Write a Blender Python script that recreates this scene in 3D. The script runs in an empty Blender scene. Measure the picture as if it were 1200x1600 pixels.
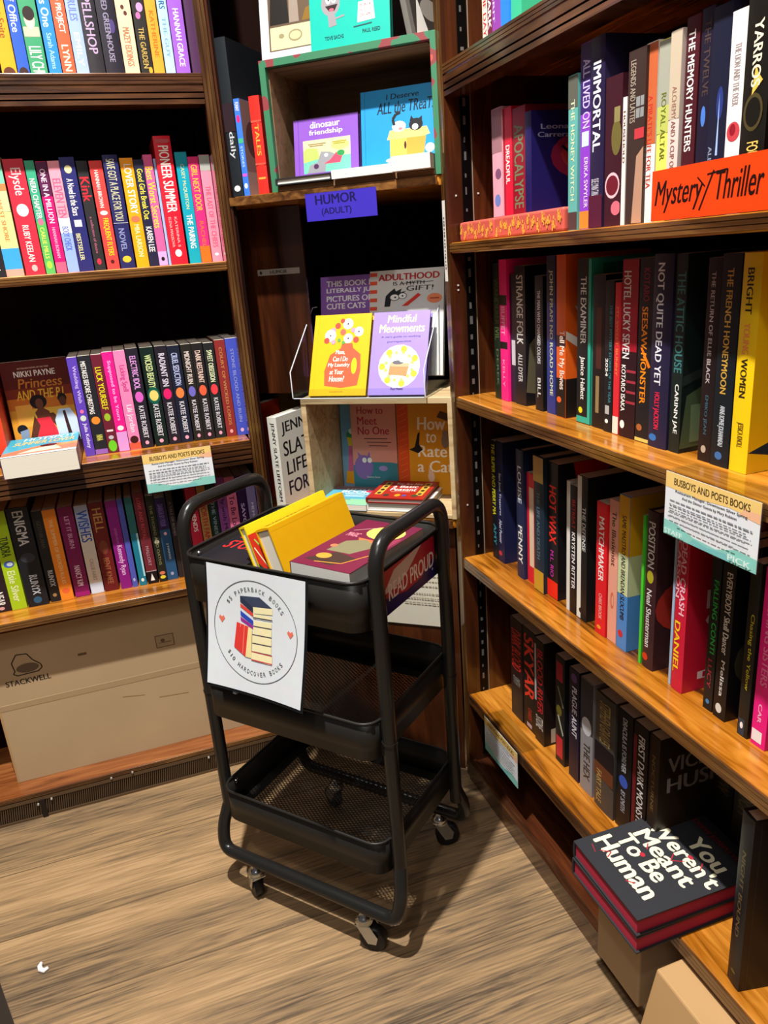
import bpy, bmesh, math, random
from mathutils import Vector, Matrix
random.seed(7)
S = bpy.context.scene
COL = S.collection
R = math.radians

# ------------------------------------------------------------------ camera
def set_camera():
    yaw, pitch, roll, f = R(-17.822), R(18.648), R(4.411), 1178.4
    fwd = Vector((-math.sin(yaw)*math.cos(pitch), math.cos(yaw)*math.cos(pitch), -math.sin(pitch)))
    right = Vector((math.cos(yaw), math.sin(yaw), 0))
    down = fwd.cross(right)
    r2 = right*math.cos(roll) + down*math.sin(roll)
    d2 = -right*math.sin(roll) + down*math.cos(roll)
    M = Matrix((( r2.x, -d2.x, -fwd.x, 0), (r2.y, -d2.y, -fwd.y, 0), (r2.z, -d2.z, -fwd.z, 1.22), (0, 0, 0, 1)))
    cam = bpy.data.cameras.new('camera')
    o = bpy.data.objects.new('camera', cam); COL.objects.link(o)
    o.matrix_world = M
    cam.sensor_fit = 'VERTICAL'; cam.sensor_height = 36.0
    cam.lens = 36.0*f/1600.0
    cam.clip_start = 0.02
    S.camera = o
set_camera()

# ------------------------------------------------------------------ world, lamps, exposure
w = bpy.data.worlds.new('world'); S.world = w; w.use_nodes = True
w.node_tree.nodes['Background'].inputs[0].default_value = (1.0, 0.93, 0.86, 1)
w.node_tree.nodes['Background'].inputs[1].default_value = 0.09
def spot(name, loc, tgt, power, size, col, blend=.6, ang=95):
    d = bpy.data.lights.new(name, 'SPOT'); d.energy = power; d.shadow_soft_size = size; d.color = col
    d.spot_size = R(ang); d.spot_blend = blend
    o = bpy.data.objects.new(name, d); COL.objects.link(o); o.location = loc
    o.rotation_euler = (Vector(tgt)-Vector(loc)).to_track_quat('-Z', 'Y').to_euler()
    return o
spot('ceiling_spot', (-.15, .72, 3.15), (.15, 1.05, 0), 640, .03, (1.0, .975, .93), 1.0, 102)
spot('ceiling_spot', (-.6, -.5, 3.1), (.3, 1.2, .4), 60, .06, (1.0, .96, .90), 1.0, 100)
def area(name, loc, tgt, power, size, col):
    d = bpy.data.lights.new(name, 'AREA'); d.energy = power; d.size = size; d.color = col
    o = bpy.data.objects.new(name, d); COL.objects.link(o); o.location = loc
    o.rotation_euler = (Vector(tgt)-Vector(loc)).to_track_quat('-Z', 'Y').to_euler()
area('ambient_fill', (-.6, -.9, 3.0), (.2, 1.4, .6), 20, 1.2, (1.0, .96, .90))  # added soft fill for ambient brightness, not an actual ceiling fixture
S.view_settings.view_transform = 'Standard'; S.view_settings.look = 'None'
S.view_settings.gamma = 1; S.view_settings.use_curve_mapping = False
S.view_settings.exposure = -0.12

# ------------------------------------------------------------------ materials
def lin(h):
    c = [int(h[i:i+2], 16)/255 for i in (0, 2, 4)]
    return tuple(x/12.92 if x <= .04045 else ((x+.055)/1.055)**2.4 for x in c) + (1,)
MC = {}
def mat(h, rough=.42, metal=0, spec=.32, trans=0, key=None):
    k = (h, rough, metal, spec, trans)
    if k in MC: return MC[k]
    m = bpy.data.materials.new('colour_'+h); m.use_nodes = True
    nt = m.node_tree; b = nt.nodes['Principled BSDF']
    c = lin(h)
    n = nt.nodes.new('ShaderNodeTexNoise'); n.inputs['Scale'].default_value = 60; n.inputs['Detail'].default_value = 3
    tc = nt.nodes.new('ShaderNodeTexCoord'); nt.links.new(tc.outputs['Object'], n.inputs['Vector'])
    mx = nt.nodes.new('ShaderNodeMix'); mx.data_type = 'RGBA'; mx.blend_type = 'MULTIPLY'
    mx.inputs[0].default_value = .12; mx.inputs[6].default_value = c
    nt.links.new(n.outputs['Color'], mx.inputs[7]); nt.links.new(mx.outputs[2], b.inputs['Base Color'])
    b.inputs['Roughness'].default_value = rough; b.inputs['Metallic'].default_value = metal
    b.inputs['Specular IOR Level'].default_value = spec
    if trans: b.inputs['Transmission Weight'].default_value = trans
    MC[k] = m
    return m
def wood(name, c0, c1, c2, axis, scale=1.0, rough=.26, coat=.55, spec=.5):
    m = bpy.data.materials.new(name); m.use_nodes = True
    nt = m.node_tree; L = nt.links; b = nt.nodes['Principled BSDF']
    tc = nt.nodes.new('ShaderNodeTexCoord'); mp = nt.nodes.new('ShaderNodeMapping')
    sc = [26*scale]*3; sc[axis] = 2.2*scale
    mp.inputs['Scale'].default_value = sc
    L.new(tc.outputs['Object'], mp.inputs['Vector'])
    n1 = nt.nodes.new('ShaderNodeTexNoise'); n1.inputs['Scale'].default_value = 2.2; n1.inputs['Detail'].default_value = 6; n1.inputs['Distortion'].default_value = 1.2
    n2 = nt.nodes.new('ShaderNodeTexNoise'); n2.inputs['Scale'].default_value = .35; n2.inputs['Detail'].default_value = 3
    L.new(mp.outputs[0], n1.inputs['Vector']); L.new(mp.outputs[0], n2.inputs['Vector'])
    mx = nt.nodes.new('ShaderNodeMath'); mx.operation = 'MULTIPLY_ADD'; mx.inputs[1].default_value = .55
    L.new(n1.outputs['Fac'], mx.inputs[0])
    m2 = nt.nodes.new('ShaderNodeMath'); m2.operation = 'MULTIPLY'; m2.inputs[1].default_value = .5
    L.new(n2.outputs['Fac'], m2.inputs[0]); L.new(m2.outputs[0], mx.inputs[2])
    cr = nt.nodes.new('ShaderNodeValToRGB')
    cr.color_ramp.elements[0].position = .36; cr.color_ramp.elements[0].color = lin(c0)
    cr.color_ramp.elements[1].position = .66; cr.color_ramp.elements[1].color = lin(c2)
    e = cr.color_ramp.elements.new(.48); e.color = lin(c1)
    L.new(mx.outputs[0], cr.inputs[0]); L.new(cr.outputs[0], b.inputs['Base Color'])
    b.inputs['Roughness'].default_value = rough; b.inputs['Specular IOR Level'].default_value = spec; b.inputs['Coat Weight'].default_value = coat; b.inputs['Coat Roughness'].default_value = .1
    bp = nt.nodes.new('ShaderNodeBump'); bp.inputs['Strength'].default_value = .15; bp.inputs['Distance'].default_value = .001
    L.new(n1.outputs['Fac'], bp.inputs['Height']); L.new(bp.outputs[0], b.inputs['Normal'])
    return m
OAKX = wood('stained_oak_x', '361806', '94560F', 'C98430', 0)
OAKY = wood('stained_oak_y', '361806', '94560F', 'C98430', 1)
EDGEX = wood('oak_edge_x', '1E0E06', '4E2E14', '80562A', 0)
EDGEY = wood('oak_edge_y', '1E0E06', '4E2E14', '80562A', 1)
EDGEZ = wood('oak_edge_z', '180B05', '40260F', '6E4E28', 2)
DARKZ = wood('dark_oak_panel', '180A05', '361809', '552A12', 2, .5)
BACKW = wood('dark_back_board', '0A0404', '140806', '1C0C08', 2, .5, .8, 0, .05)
REDDY = wood('dark_reddish_oak_y', '241008', '44200F', '643218', 1)
REDX = wood('reddish_oak', '44200E', '7C4420', '9C6034', 0)
MOLD = wood('dark_moulding', '1C0D06', '3A2012', '5E3A1E', 1)
MOLDX = wood('dark_moulding_x', '1C0D06', '3A2012', '5E3A1E', 0)
RAW = wood('raw_pine', '8A6C48', 'B49A70', 'C8B088', 0, .8, .7, 0)
RAWIN = wood('raw_board', '5A4028', '7C5C3C', '8C6A46', 0, .8, .8, 0)
def painted():
    m = bpy.data.materials.new('green_red_paint'); m.use_nodes = True
    nt = m.node_tree; L = nt.links; b = nt.nodes['Principled BSDF']
    tc = nt.nodes.new('ShaderNodeTexCoord'); n = nt.nodes.new('ShaderNodeTexNoise'); n.inputs['Scale'].default_value = 14; n.inputs['Detail'].default_value = 2
    L.new(tc.outputs['Object'], n.inputs['Vector'])
    cr = nt.nodes.new('ShaderNodeValToRGB'); cr.color_ramp.interpolation = 'CONSTANT'
    cr.color_ramp.elements[0].color = lin('2E6E4C'); cr.color_ramp.elements[1].position = .54; cr.color_ramp.elements[1].color = lin('7E3034')
    e = cr.color_ramp.elements.new(.62); e.color = lin('C04838')
    e = cr.color_ramp.elements.new(.66); e.color = lin('3C7A58')
    L.new(n.outputs['Fac'], cr.inputs[0]); L.new(cr.outputs[0], b.inputs['Base Color']); b.inputs['Roughness'].default_value = .55
    return m
PAINT = painted()
def floor_mat():
    m = bpy.data.materials.new('vinyl_plank_floor'); m.use_nodes = True
    nt = m.node_tree; L = nt.links; b = nt.nodes['Principled BSDF']
    tc = nt.nodes.new('ShaderNodeTexCoord')
    br = nt.nodes.new('ShaderNodeTexBrick')
    mpb = nt.nodes.new('ShaderNodeMapping'); mpb.inputs['Location'].default_value = (2.2, -1.35+.187*10, 0)
    L.new(tc.outputs['Object'], mpb.inputs['Vector']); L.new(mpb.outputs[0], br.inputs['Vector'])
    br.inputs['Scale'].default_value = 1; br.inputs['Brick Width'].default_value = 6.0; br.inputs['Row Height'].default_value = .187
    br.inputs['Mortar Size'].default_value = .0016; br.inputs['Mortar Smooth'].default_value = .2; br.offset = .5
    br.inputs['Color1'].default_value = (.25, .25, .25, 1); br.inputs['Color2'].default_value = (.75, .75, .75, 1); br.inputs['Mortar'].default_value = (0, 0, 0, 1)
    # offset the grain per plank
    add = nt.nodes.new('ShaderNodeVectorMath'); add.operation = 'MULTIPLY_ADD'; add.inputs[1].default_value = (7, 3, 0)
    L.new(br.outputs['Color'], add.inputs[0]); L.new(tc.outputs['Object'], add.inputs[2])
    mp = nt.nodes.new('ShaderNodeMapping'); mp.inputs['Scale'].default_value = (3.2, 46, 1); L.new(add.outputs[0], mp.inputs['Vector'])
    n1 = nt.nodes.new('ShaderNodeTexNoise'); n1.inputs['Scale'].default_value = 1; n1.inputs['Detail'].default_value = 7; n1.inputs['Roughness'].default_value = .65; n1.inputs['Distortion'].default_value = 1.6
    L.new(mp.outputs[0], n1.inputs['Vector'])
    mp2 = nt.nodes.new('ShaderNodeMapping'); mp2.inputs['Scale'].default_value = (.9, 6, 1); L.new(add.outputs[0], mp2.inputs['Vector'])
    n2 = nt.nodes.new('ShaderNodeTexNoise'); n2.inputs['Scale'].default_value = 1.2; n2.inputs['Detail'].default_value = 4; n2.inputs['Distortion'].default_value = .8
    L.new(mp2.outputs[0], n2.inputs['Vector'])
    mp3 = nt.nodes.new('ShaderNodeMapping'); mp3.inputs['Scale'].default_value = (9, 260, 1); L.new(add.outputs[0], mp3.inputs['Vector'])
    n3 = nt.nodes.new('ShaderNodeTexNoise'); n3.inputs['Scale'].default_value = 1; n3.inputs['Detail'].default_value = 3
    L.new(mp3.outputs[0], n3.inputs['Vector'])
    a = nt.nodes.new('ShaderNodeMath'); a.operation = 'MULTIPLY_ADD'; a.inputs[1].default_value = .42
    c = nt.nodes.new('ShaderNodeMath'); c.operation = 'MULTIPLY'; c.inputs[1].default_value = .58
    L.new(n2.outputs['Fac'], c.inputs[0]); L.new(n1.outputs['Fac'], a.inputs[0]); L.new(c.outputs[0], a.inputs[2])
    a2 = nt.nodes.new('ShaderNodeMath'); a2.operation = 'MULTIPLY_ADD'; a2.inputs[1].default_value = .36
    L.new(n3.outputs['Fac'], a2.inputs[0]); L.new(a.outputs[0], a2.inputs[2])
    cr = nt.nodes.new('ShaderNodeValToRGB')
    cr.color_ramp.elements[0].position = .52; cr.color_ramp.elements[0].color = lin('4A3B2C')
    cr.color_ramp.elements[1].position = .80; cr.color_ramp.elements[1].color = lin('AA8A64')
    for p, h in ((.58, '62503C'), (.65, '82694C'), (.73, '987A56')):
        e = cr.color_ramp.elements.new(p); e.color = lin(h)
    L.new(a2.outputs[0], cr.inputs[0])
    mx = nt.nodes.new('ShaderNodeMix'); mx.data_type = 'RGBA'
    inv = nt.nodes.new('ShaderNodeMath'); inv.operation = 'MULTIPLY'; inv.inputs[1].default_value = .75
    L.new(br.outputs['Fac'], inv.inputs[0]); L.new(inv.outputs[0], mx.inputs[0])
    L.new(cr.outputs[0], mx.inputs[6]); mx.inputs[7].default_value = lin('4A3826')
    L.new(mx.outputs[2], b.inputs['Base Color']); b.inputs['Roughness'].default_value = .5; b.inputs['Specular IOR Level'].default_value = .35
    bp = nt.nodes.new('ShaderNodeBump'); bp.inputs['Strength'].default_value = .2; bp.inputs['Distance'].default_value = .001
    L.new(n1.outputs['Fac'], bp.inputs['Height']); L.new(bp.outputs[0], b.inputs['Normal'])
    return m
FLOOR = floor_mat()
def cardboard(name, c):
    m = bpy.data.materials.new(name); m.use_nodes = True
    nt = m.node_tree; b = nt.nodes['Principled BSDF']
    tc = nt.nodes.new('ShaderNodeTexCoord'); n = nt.nodes.new('ShaderNodeTexNoise'); n.inputs['Scale'].default_value = 5; n.inputs['Detail'].default_value = 5
    nt.links.new(tc.outputs['Object'], n.inputs['Vector'])
    mx = nt.nodes.new('ShaderNodeMix'); mx.data_type = 'RGBA'; mx.blend_type = 'MULTIPLY'; mx.inputs[0].default_value = .22
    mx.inputs[6].default_value = lin(c); nt.links.new(n.outputs['Fac'], mx.inputs[7]); nt.links.new(mx.outputs[2], b.inputs['Base Color'])
    b.inputs['Roughness'].default_value = .8
    return m
CARD = cardboard('cardboard', 'B89B76')
CARD2 = cardboard('cardboard_light', 'B8905F')
def pages_mat(c='E4DCCB'):
    m = bpy.data.materials.new('page_edges'); m.use_nodes = True
    nt = m.node_tree; b = nt.nodes['Principled BSDF']
    tc = nt.nodes.new('ShaderNodeTexCoord'); mp = nt.nodes.new('ShaderNodeMapping'); mp.inputs['Scale'].default_value = (900, 2, 2)
    n = nt.nodes.new('ShaderNodeTexNoise'); n.inputs['Scale'].default_value = 1
    nt.links.new(tc.outputs['Object'], mp.inputs[0]); nt.links.new(mp.outputs[0], n.inputs['Vector'])
    mx = nt.nodes.new('ShaderNodeMix'); mx.data_type = 'RGBA'; mx.blend_type = 'MULTIPLY'; mx.inputs[0].default_value = .25
    mx.inputs[6].default_value = lin(c); nt.links.new(n.outputs['Fac'], mx.inputs[7]); nt.links.new(mx.outputs[2], b.inputs['Base Color'])
    b.inputs['Roughness'].default_value = .8
    return m
PAGES = pages_mat(); PAGES_RED = pages_mat('B41C3C'); PAGES_WHITE = pages_mat('D4D2CA')
BLACK = mat('201E1C', .4)
CHROME = mat('C8CCD0', .2, 1)
def glassy():
    m = bpy.data.materials.new('clear_acrylic'); m.use_nodes = True
    nt = m.node_tree; nt.nodes.remove(nt.nodes['Principled BSDF']); out = nt.nodes['Material Output']
    t = nt.nodes.new('ShaderNodeBsdfTransparent'); t.inputs[0].default_value = (.93, .95, .96, 1)
    g = nt.nodes.new('ShaderNodeBsdfGlossy'); g.inputs['Roughness'].default_value = .05
    mx = nt.nodes.new('ShaderNodeMixShader')
    mx.inputs[0].default_value = .06; nt.links.new(t.outputs[0], mx.inputs[1]); nt.links.new(g.outputs[0], mx.inputs[2])
    nt.links.new(mx.outputs[0], out.inputs[0])
    return m
ACRYL = glassy()

# ------------------------------------------------------------------ mesh helpers
def tag(o, label=None, cat=None, group=None, kind=None):
    if label: o['label'] = label
    if cat: o['category'] = cat
    if group: o['group'] = group
    if kind: o['kind'] = kind
    return o
class MB:
    def __init__(s): s.v = []; s.f = []; s.m = []; s.mats = []; s.sm = []
    def mi(s, m):
        if m not in s.mats: s.mats.append(m)
        return s.mats.index(m)
    def add(s, vs, fs, m, smooth=False):
        b = len(s.v); s.v += [tuple(v) for v in vs]; i = s.mi(m)
        for f in fs: s.f.append([b+k for k in f]); s.m.append(i); s.sm.append(smooth)
    def box(s, x0, y0, z0, x1, y1, z1, m, T=None):
        vs = [Vector(p) for p in ((x0,y0,z0),(x1,y0,z0),(x1,y1,z0),(x0,y1,z0),(x0,y0,z1),(x1,y0,z1),(x1,y1,z1),(x0,y1,z1))]
        if T: vs = [T @ v for v in vs]
        s.add(vs, [(0,3,2,1),(4,5,6,7),(0,1,5,4),(1,2,6,5),(2,3,7,6),(3,0,4,7)], m)
    def prism(s, pts, z0, z1, m, axis=2, T=None, smooth=False):
        # pts ccw in the plane, extruded along axis
        n = len(pts)
        def mk(p, z):
            q = [p[0], p[1]]; q.insert(axis, z); v = Vector(q); return T @ v if T else v
        vs = [mk(p, z0) for p in pts] + [mk(p, z1) for p in pts]
        fs = [tuple(range(n))[::-1], tuple(range(n, 2*n))]
        if axis == 1: fs = [f[::-1] for f in fs]
        s.add(vs, fs, m)
        sf = [(i, (i+1) % n, n+(i+1) % n, n+i) for i in range(n)]
        if axis == 1: sf = [f[::-1] for f in sf]
        b = len(s.v) - 2*n; k = s.mi(m)
        for f in sf: s.f.append([b+q for q in f]); s.m.append(k); s.sm.append(smooth)
    def tube(s, P, r, m, seg=14, closed=False, caps=True):
        P = [Vector(p) for p in P]; n = len(P); rings = []
        t0 = (P[1]-P[0]).normalized(); nrm = t0.orthogonal().normalized()
        for i in range(n):
            t = (P[min(i+1, n-1)]-P[max(i-1, 0)]).normalized()
            nrm = (nrm - t*nrm.dot(t)).normalized(); bn = t.cross(nrm)
            rr = r[i] if isinstance(r, (list, tuple)) else r
            rings.append([P[i]+nrm*math.cos(2*math.pi*k/seg)*rr+bn*math.sin(2*math.pi*k/seg)*rr for k in range(seg)])
        vs = [v for g in rings for v in g]; fs = []
        for i in range(n-1):
            for k in range(seg):
                a = i*seg+k; b = i*seg+(k+1) % seg
                fs.append((a, b, b+seg, a+seg))
        s.add(vs, fs, m, True)
        if caps: s.add(rings[0], [tuple(range(seg))[::-1]], m); s.add(rings[-1], [tuple(range(seg))], m)
    def build(s, name, parent=None, loc=None, rot=None, M=None):
        me = bpy.data.meshes.new(name); me.from_pydata(s.v, [], s.f)
        for m in s.mats: me.materials.append(m)
        me.polygons.foreach_set('material_index', s.m); me.polygons.foreach_set('use_smooth', s.sm)
        me.update()
        o = bpy.data.objects.new(name, me); COL.objects.link(o)
        if parent: o.parent = parent
        if M is not None: o.matrix_basis = M
        if loc: o.location = loc
        if rot: o.rotation_euler = rot
        return o
def empty(name, M=None, loc=None):
    o = bpy.data.objects.new(name, None); o.empty_display_size = .05; COL.objects.link(o)
    if M is not None: o.matrix_world = M
    if loc: o.location = loc
    return o
def fillet(P, r, n=6):
    P = [Vector(p) for p in P]; out = [P[0]]
    for i in range(1, len(P)-1):
        rr = r[i-1] if isinstance(r, (list, tuple)) else r
        a = (P[i-1]-P[i]); b = (P[i+1]-P[i]); d = min(rr, a.length*.49, b.length*.49)
        A = P[i]+a.normalized()*d; B = P[i]+b.normalized()*d
        for k in range(n+1):
            t = k/n; out.append(A*(1-t)**2+P[i]*2*t*(1-t)+B*t*t)
    out.append(P[-1]); return out
def bevel(o, w=.002, seg=2):
    b = o.modifiers.new('bevel', 'BEVEL'); b.width = w; b.segments = seg; b.limit_method = 'ANGLE'
    return o

# ------------------------------------------------------------------ lettering
TC = {}
def textmesh(s, bold=True):
    k = (s, bold)
    if k in TC: return TC[k]
    c = bpy.data.curves.new('t', 'FONT'); c.body = s; c.resolution_u = 3
    o = bpy.data.objects.new('t', c); COL.objects.link(o)
    bpy.context.view_layer.update()
    dg = bpy.context.evaluated_depsgraph_get()
    me = bpy.data.meshes.new_from_object(o.evaluated_get(dg))
    vs = [(v.co.x, v.co.y) for v in me.vertices]; fs = [tuple(p.vertices) for p in me.polygons]
    bpy.data.objects.remove(o); bpy.data.curves.remove(c); bpy.data.meshes.remove(me)
    if not vs: TC[k] = ([], []); return TC[k]
    x0 = min(v[0] for v in vs); x1 = max(v[0] for v in vs); y0 = min(v[1] for v in vs); y1 = max(v[1] for v in vs)
    vs = [((a-x0)/(x1-x0+1e-9), (b-y0)/(y1-y0+1e-9)) for a, b in vs]
    TC[k] = (vs, fs); return TC[k]
# art: flat printed shapes laid on a surface. F(u, v, layer) -> point; u right, v up, both 0..1
#  ('r',u0,v0,u1,v1,col) ('c',u,v,ru,rv,col) ('p',pts,col) ('l',pts,width,col) ('t',text,u0,v0,u1,v1,col[,shear]) ('tv',text,u0,vtop,u1,vbot,col)
def art(mb, F, items, asp=1.0, rough=.42, l0=1):
    for n, it in enumerate(items):
        k = it[0]; ly = l0+n
        if k == 'r':
            _, a, b, c, d, col = it; N = 1
            vs = []; 
            for i in range(N+1):
                u = a+(c-a)*i/N; vs += [F(u, b, ly), F(u, d, ly)]
            mb.add(vs, [(2*i, 2*i+2, 2*i+3, 2*i+1) for i in range(N)], mat(col, rough))
        elif k == 'c':
            _, a, b, ru, rv, col = it; N = 18
            mb.add([F(min(1, max(0, a+ru*math.cos(2*math.pi*i/N))), min(1, max(0, b+rv*math.sin(2*math.pi*i/N))), ly) for i in range(N)], [tuple(range(N))], mat(col, rough))
        elif k == 'p':
            _, pts, col = it
            ar = sum(pts[i][0]*pts[(i+1) % len(pts)][1]-pts[(i+1) % len(pts)][0]*pts[i][1] for i in range(len(pts)))
            if ar < 0: pts = pts[::-1]
            mb.add([F(p[0], p[1], ly) for p in pts], [tuple(range(len(pts)))], mat(col, rough))
        elif k == 'l':
            _, pts, wd, col = it
            for i in range(len(pts)-1):
                (x0, y0), (x1, y1) = pts[i], pts[i+1]
                dx, dy = (x1-x0), (y1-y0)*asp; L = math.hypot(dx, dy)+1e-9
                nx, ny = -dy/L*wd/2, dx/L*wd/2/asp
                mb.add([F(x0-nx, y0-ny, ly), F(x1-nx, y1-ny, ly), F(x1+nx, y1+ny, ly), F(x0+nx, y0+ny, ly)], [(0, 1, 2, 3)], mat(col, rough))
        elif k == 't':
            _, s, a, b, c, d, col = it[:7]; sh = it[7] if len(it) > 7 else 0
            vs, fs = textmesh(s); bx = (c-a)*.22/max(3, len(s))*.35
            for q in (0, 1):
                mb.add([F(a+(c-a)*x+sh*(y-.5)*(d-b)*asp+q*bx, b+(d-b)*y, ly+.5*q) for x, y in vs], fs, mat(col, rough))
        elif k == 'tb':
            _, s, a, b, c, d, col = it[:7]
            vs, fs = textmesh(s); bx = (c-a)*.06/max(3, len(s))
            for q, (dx, dy) in enumerate(((-1, 0), (1, 0), (0, .025), (0, -.025), (0, 0))):
                mb.add([F(a+(c-a)*x+dx*bx, b+(d-b)*(y+dy), ly+.18*q) for x, y in vs], fs, mat(col, rough))
        elif k == 'tv':
            _, s, a, vt, c, vb, col = it
            vs, fs = textmesh(s); bx = (vb-vt)*.22/max(3, len(s))*.35
            for q in (0, 1):
                mb.add([F(a+(c-a)*y, vt+(vb-vt)*x+q*bx, ly+.5*q) for x, y in vs], fs, mat(col, rough))
# book in its own frame: spine on y=0 facing -y, x = thickness (centred), y = depth, z = height
def make_book(w, h, d, col, hard=0, spine=(), lettering=(), front=(), M=None, name=None, pages=None, back=None, rough=.38):
    name = name or ('hardcover_book' if hard else 'paperback_book')
    root = empty(name, M)
    th = .0022 if hard else .0006; ov = .003 if hard else 0
    bulge = min(.0015, w*.05) if hard else .0003
    cm = mat(col, rough); N = 8; mb = MB()
    def sy(x): return -bulge*(1-(2*x/w)**2)
    outer = [(w*(i/N-.5), sy(w*(i/N-.5))) for i in range(N+1)]
    prof = [(-w/2, d)] + outer + [(w/2, d), (w/2-th, d), (w/2-th, th+.001)] + [(-w/2+th, th+.001), (-w/2+th, d)]
    n = len(prof); vs = [(x, y, 0) for x, y in prof]+[(x, y, h) for x, y in prof]
    mb.add(vs, [(i, (i+1) % n, n+(i+1) % n, n+i) for i in range(n)], cm, False)
    m = n-1
    # end caps as quads: left cover, spine, right cover
    def cap(z, flip):
        sp = [(x, y, z) for x, y in outer]+[(w/2-th, th+.001, z), (-w/2+th, th+.001, z)]
        lc = [(-w/2, d, z), (-w/2, 0, z), (-w/2+th, th+.001, z), (-w/2+th, d, z)]
        rc = [(w/2, 0, z), (w/2, d, z), (w/2-th, d, z), (w/2-th, th+.001, z)]
        for p in (sp, lc, rc):
            f = tuple(range(len(p))); mb.add(p, [f if not flip else f[::-1]], cm)
    cap(h, False); cap(0, True)
    E = .00003
    def FS(u, v, ly): x = (u-.5)*w*.995; return (x, -bulge-.0001-E*ly, .001+v*(h-.002))
    art(mb, FS, list(spine)+[('tv', t[0], t[4], t[2], t[5], t[3], t[1]) for t in lettering], rough=rough)
    if front:
        def FF(u, v, ly): return (w/2+.0001+E*ly, .0005+u*(d-.001), .0005+v*(h-.001))
        art(mb, FF, front, asp=h/d, rough=rough)
    mb.build('cover', root)
    p = MB(); p.box(-w/2+th, th+.0012, ov, w/2-th, d-ov-.0006, h-ov, pages or PAGES)
    p.build('page_block', root)
    return root
def XF(loc, x, y, z):
    x, y, z = Vector(x), Vector(y), Vector(z)
    return Matrix(((x.x, y.x, z.x, loc[0]), (x.y, y.y, z.y, loc[1]), (x.z, y.z, z.z, loc[2]), (0, 0, 0, 1)))
# ------------------------------------------------------------------ room shell
def struct(name, x0, y0, z0, x1, y1, z1, m):
    b = MB(); b.box(x0, y0, z0, x1, y1, z1, m); o = b.build(name); tag(o, kind='structure'); return o
struct('floor', -1.6, -.8, -.05, 1.2, 2.05, 0, FLOOR)
WALLM = mat('4A4038', .8)
struct('wall_back', -1.6, 2.0, 0, .96, 2.06, 2.6, WALLM)
struct('wall_right', .93, -.8, 0, .99, 2.0, 2.6, WALLM)

# ------------------------------------------------------------------ left bookcase
LY, RX = 1.708, .628
def shelf_board(name, x0, y0, x1, y1, ztop, th, top, edge, side, parent, molding=0):
    if side == 'X' and ztop < .1: top = REDDY
    b = MB(); b.box(x0, y0, ztop-th, x1, y1, ztop, top)
    o = b.build(name, parent); bevel(o, .002)
    e = MB()
    # grooved front strip: side 'Y' faces -y, side 'X' faces -x
    n = 3
    for i in range(n):
        z1 = ztop-.0015-(th-.003)*i/n; z0 = ztop-.0015-(th-.003)*(i+1)/n+.0012
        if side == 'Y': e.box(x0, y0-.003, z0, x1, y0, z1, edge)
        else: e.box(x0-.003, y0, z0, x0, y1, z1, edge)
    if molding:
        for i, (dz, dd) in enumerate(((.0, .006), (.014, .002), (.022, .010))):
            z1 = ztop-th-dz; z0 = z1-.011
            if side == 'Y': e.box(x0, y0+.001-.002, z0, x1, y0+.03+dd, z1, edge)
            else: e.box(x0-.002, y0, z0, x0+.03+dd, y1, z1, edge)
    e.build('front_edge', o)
    return o
lc = empty('bookcase', loc=(0, LY, 0)); lc.location = (0, 0, 0)
tag(lc, 'dark oak bookcase with five filled shelves on the left, cardboard carton at its bottom', 'bookcase')
for z, th, ml in ((1.591, .022, 1), (1.236, .019, 0), (.846, .022, 1), (.515, .02, 0), (.072, .014, 0)):
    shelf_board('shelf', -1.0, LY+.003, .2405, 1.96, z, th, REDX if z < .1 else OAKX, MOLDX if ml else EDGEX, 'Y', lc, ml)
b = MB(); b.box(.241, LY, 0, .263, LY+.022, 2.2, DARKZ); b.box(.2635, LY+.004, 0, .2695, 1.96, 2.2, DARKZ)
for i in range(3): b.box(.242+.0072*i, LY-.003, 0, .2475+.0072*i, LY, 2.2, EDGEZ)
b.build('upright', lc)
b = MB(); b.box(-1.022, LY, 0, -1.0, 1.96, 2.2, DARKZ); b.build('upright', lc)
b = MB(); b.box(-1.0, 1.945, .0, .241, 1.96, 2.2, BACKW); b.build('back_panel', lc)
b = MB(); b.box(-1.0, LY+.006, 0, .241, LY+.02, .058, mat('241A12', .7)); b.build('kick_board', lc)
b = MB(); GR = mat('5A442E', .55)
b.box(-1.0, LY+.001, .0, .241, LY+.004, .006, GR); b.box(-1.0, LY+.001, .048, .241, LY+.004, .058, GR)
x = -.56
while x < .235:
    b.prism([(x, .004), (x+.0022, .004), (x+.0082, .05), (x+.006, .05)], LY+.0022, LY+.0036, GR, 1); x += .0048
b.build('vent_grille', lc)
b = MB(); b.box(-.372, LY-.002, 0, -.360, LY+.001, .05, mat('1E140E', .6)); b.build('grille_strut', lc)
for x, z in ((-.376, .040), (-.345, .046), (-.205, .060), (-.155, .061), (.03, .046), (.05, .05)):
    b = MB(); b.tube([(x, LY-.003, z), (x, LY+.001, z)], .0024, mat('B8B0A4', .4), 8); b.build('screw', lc)

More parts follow.
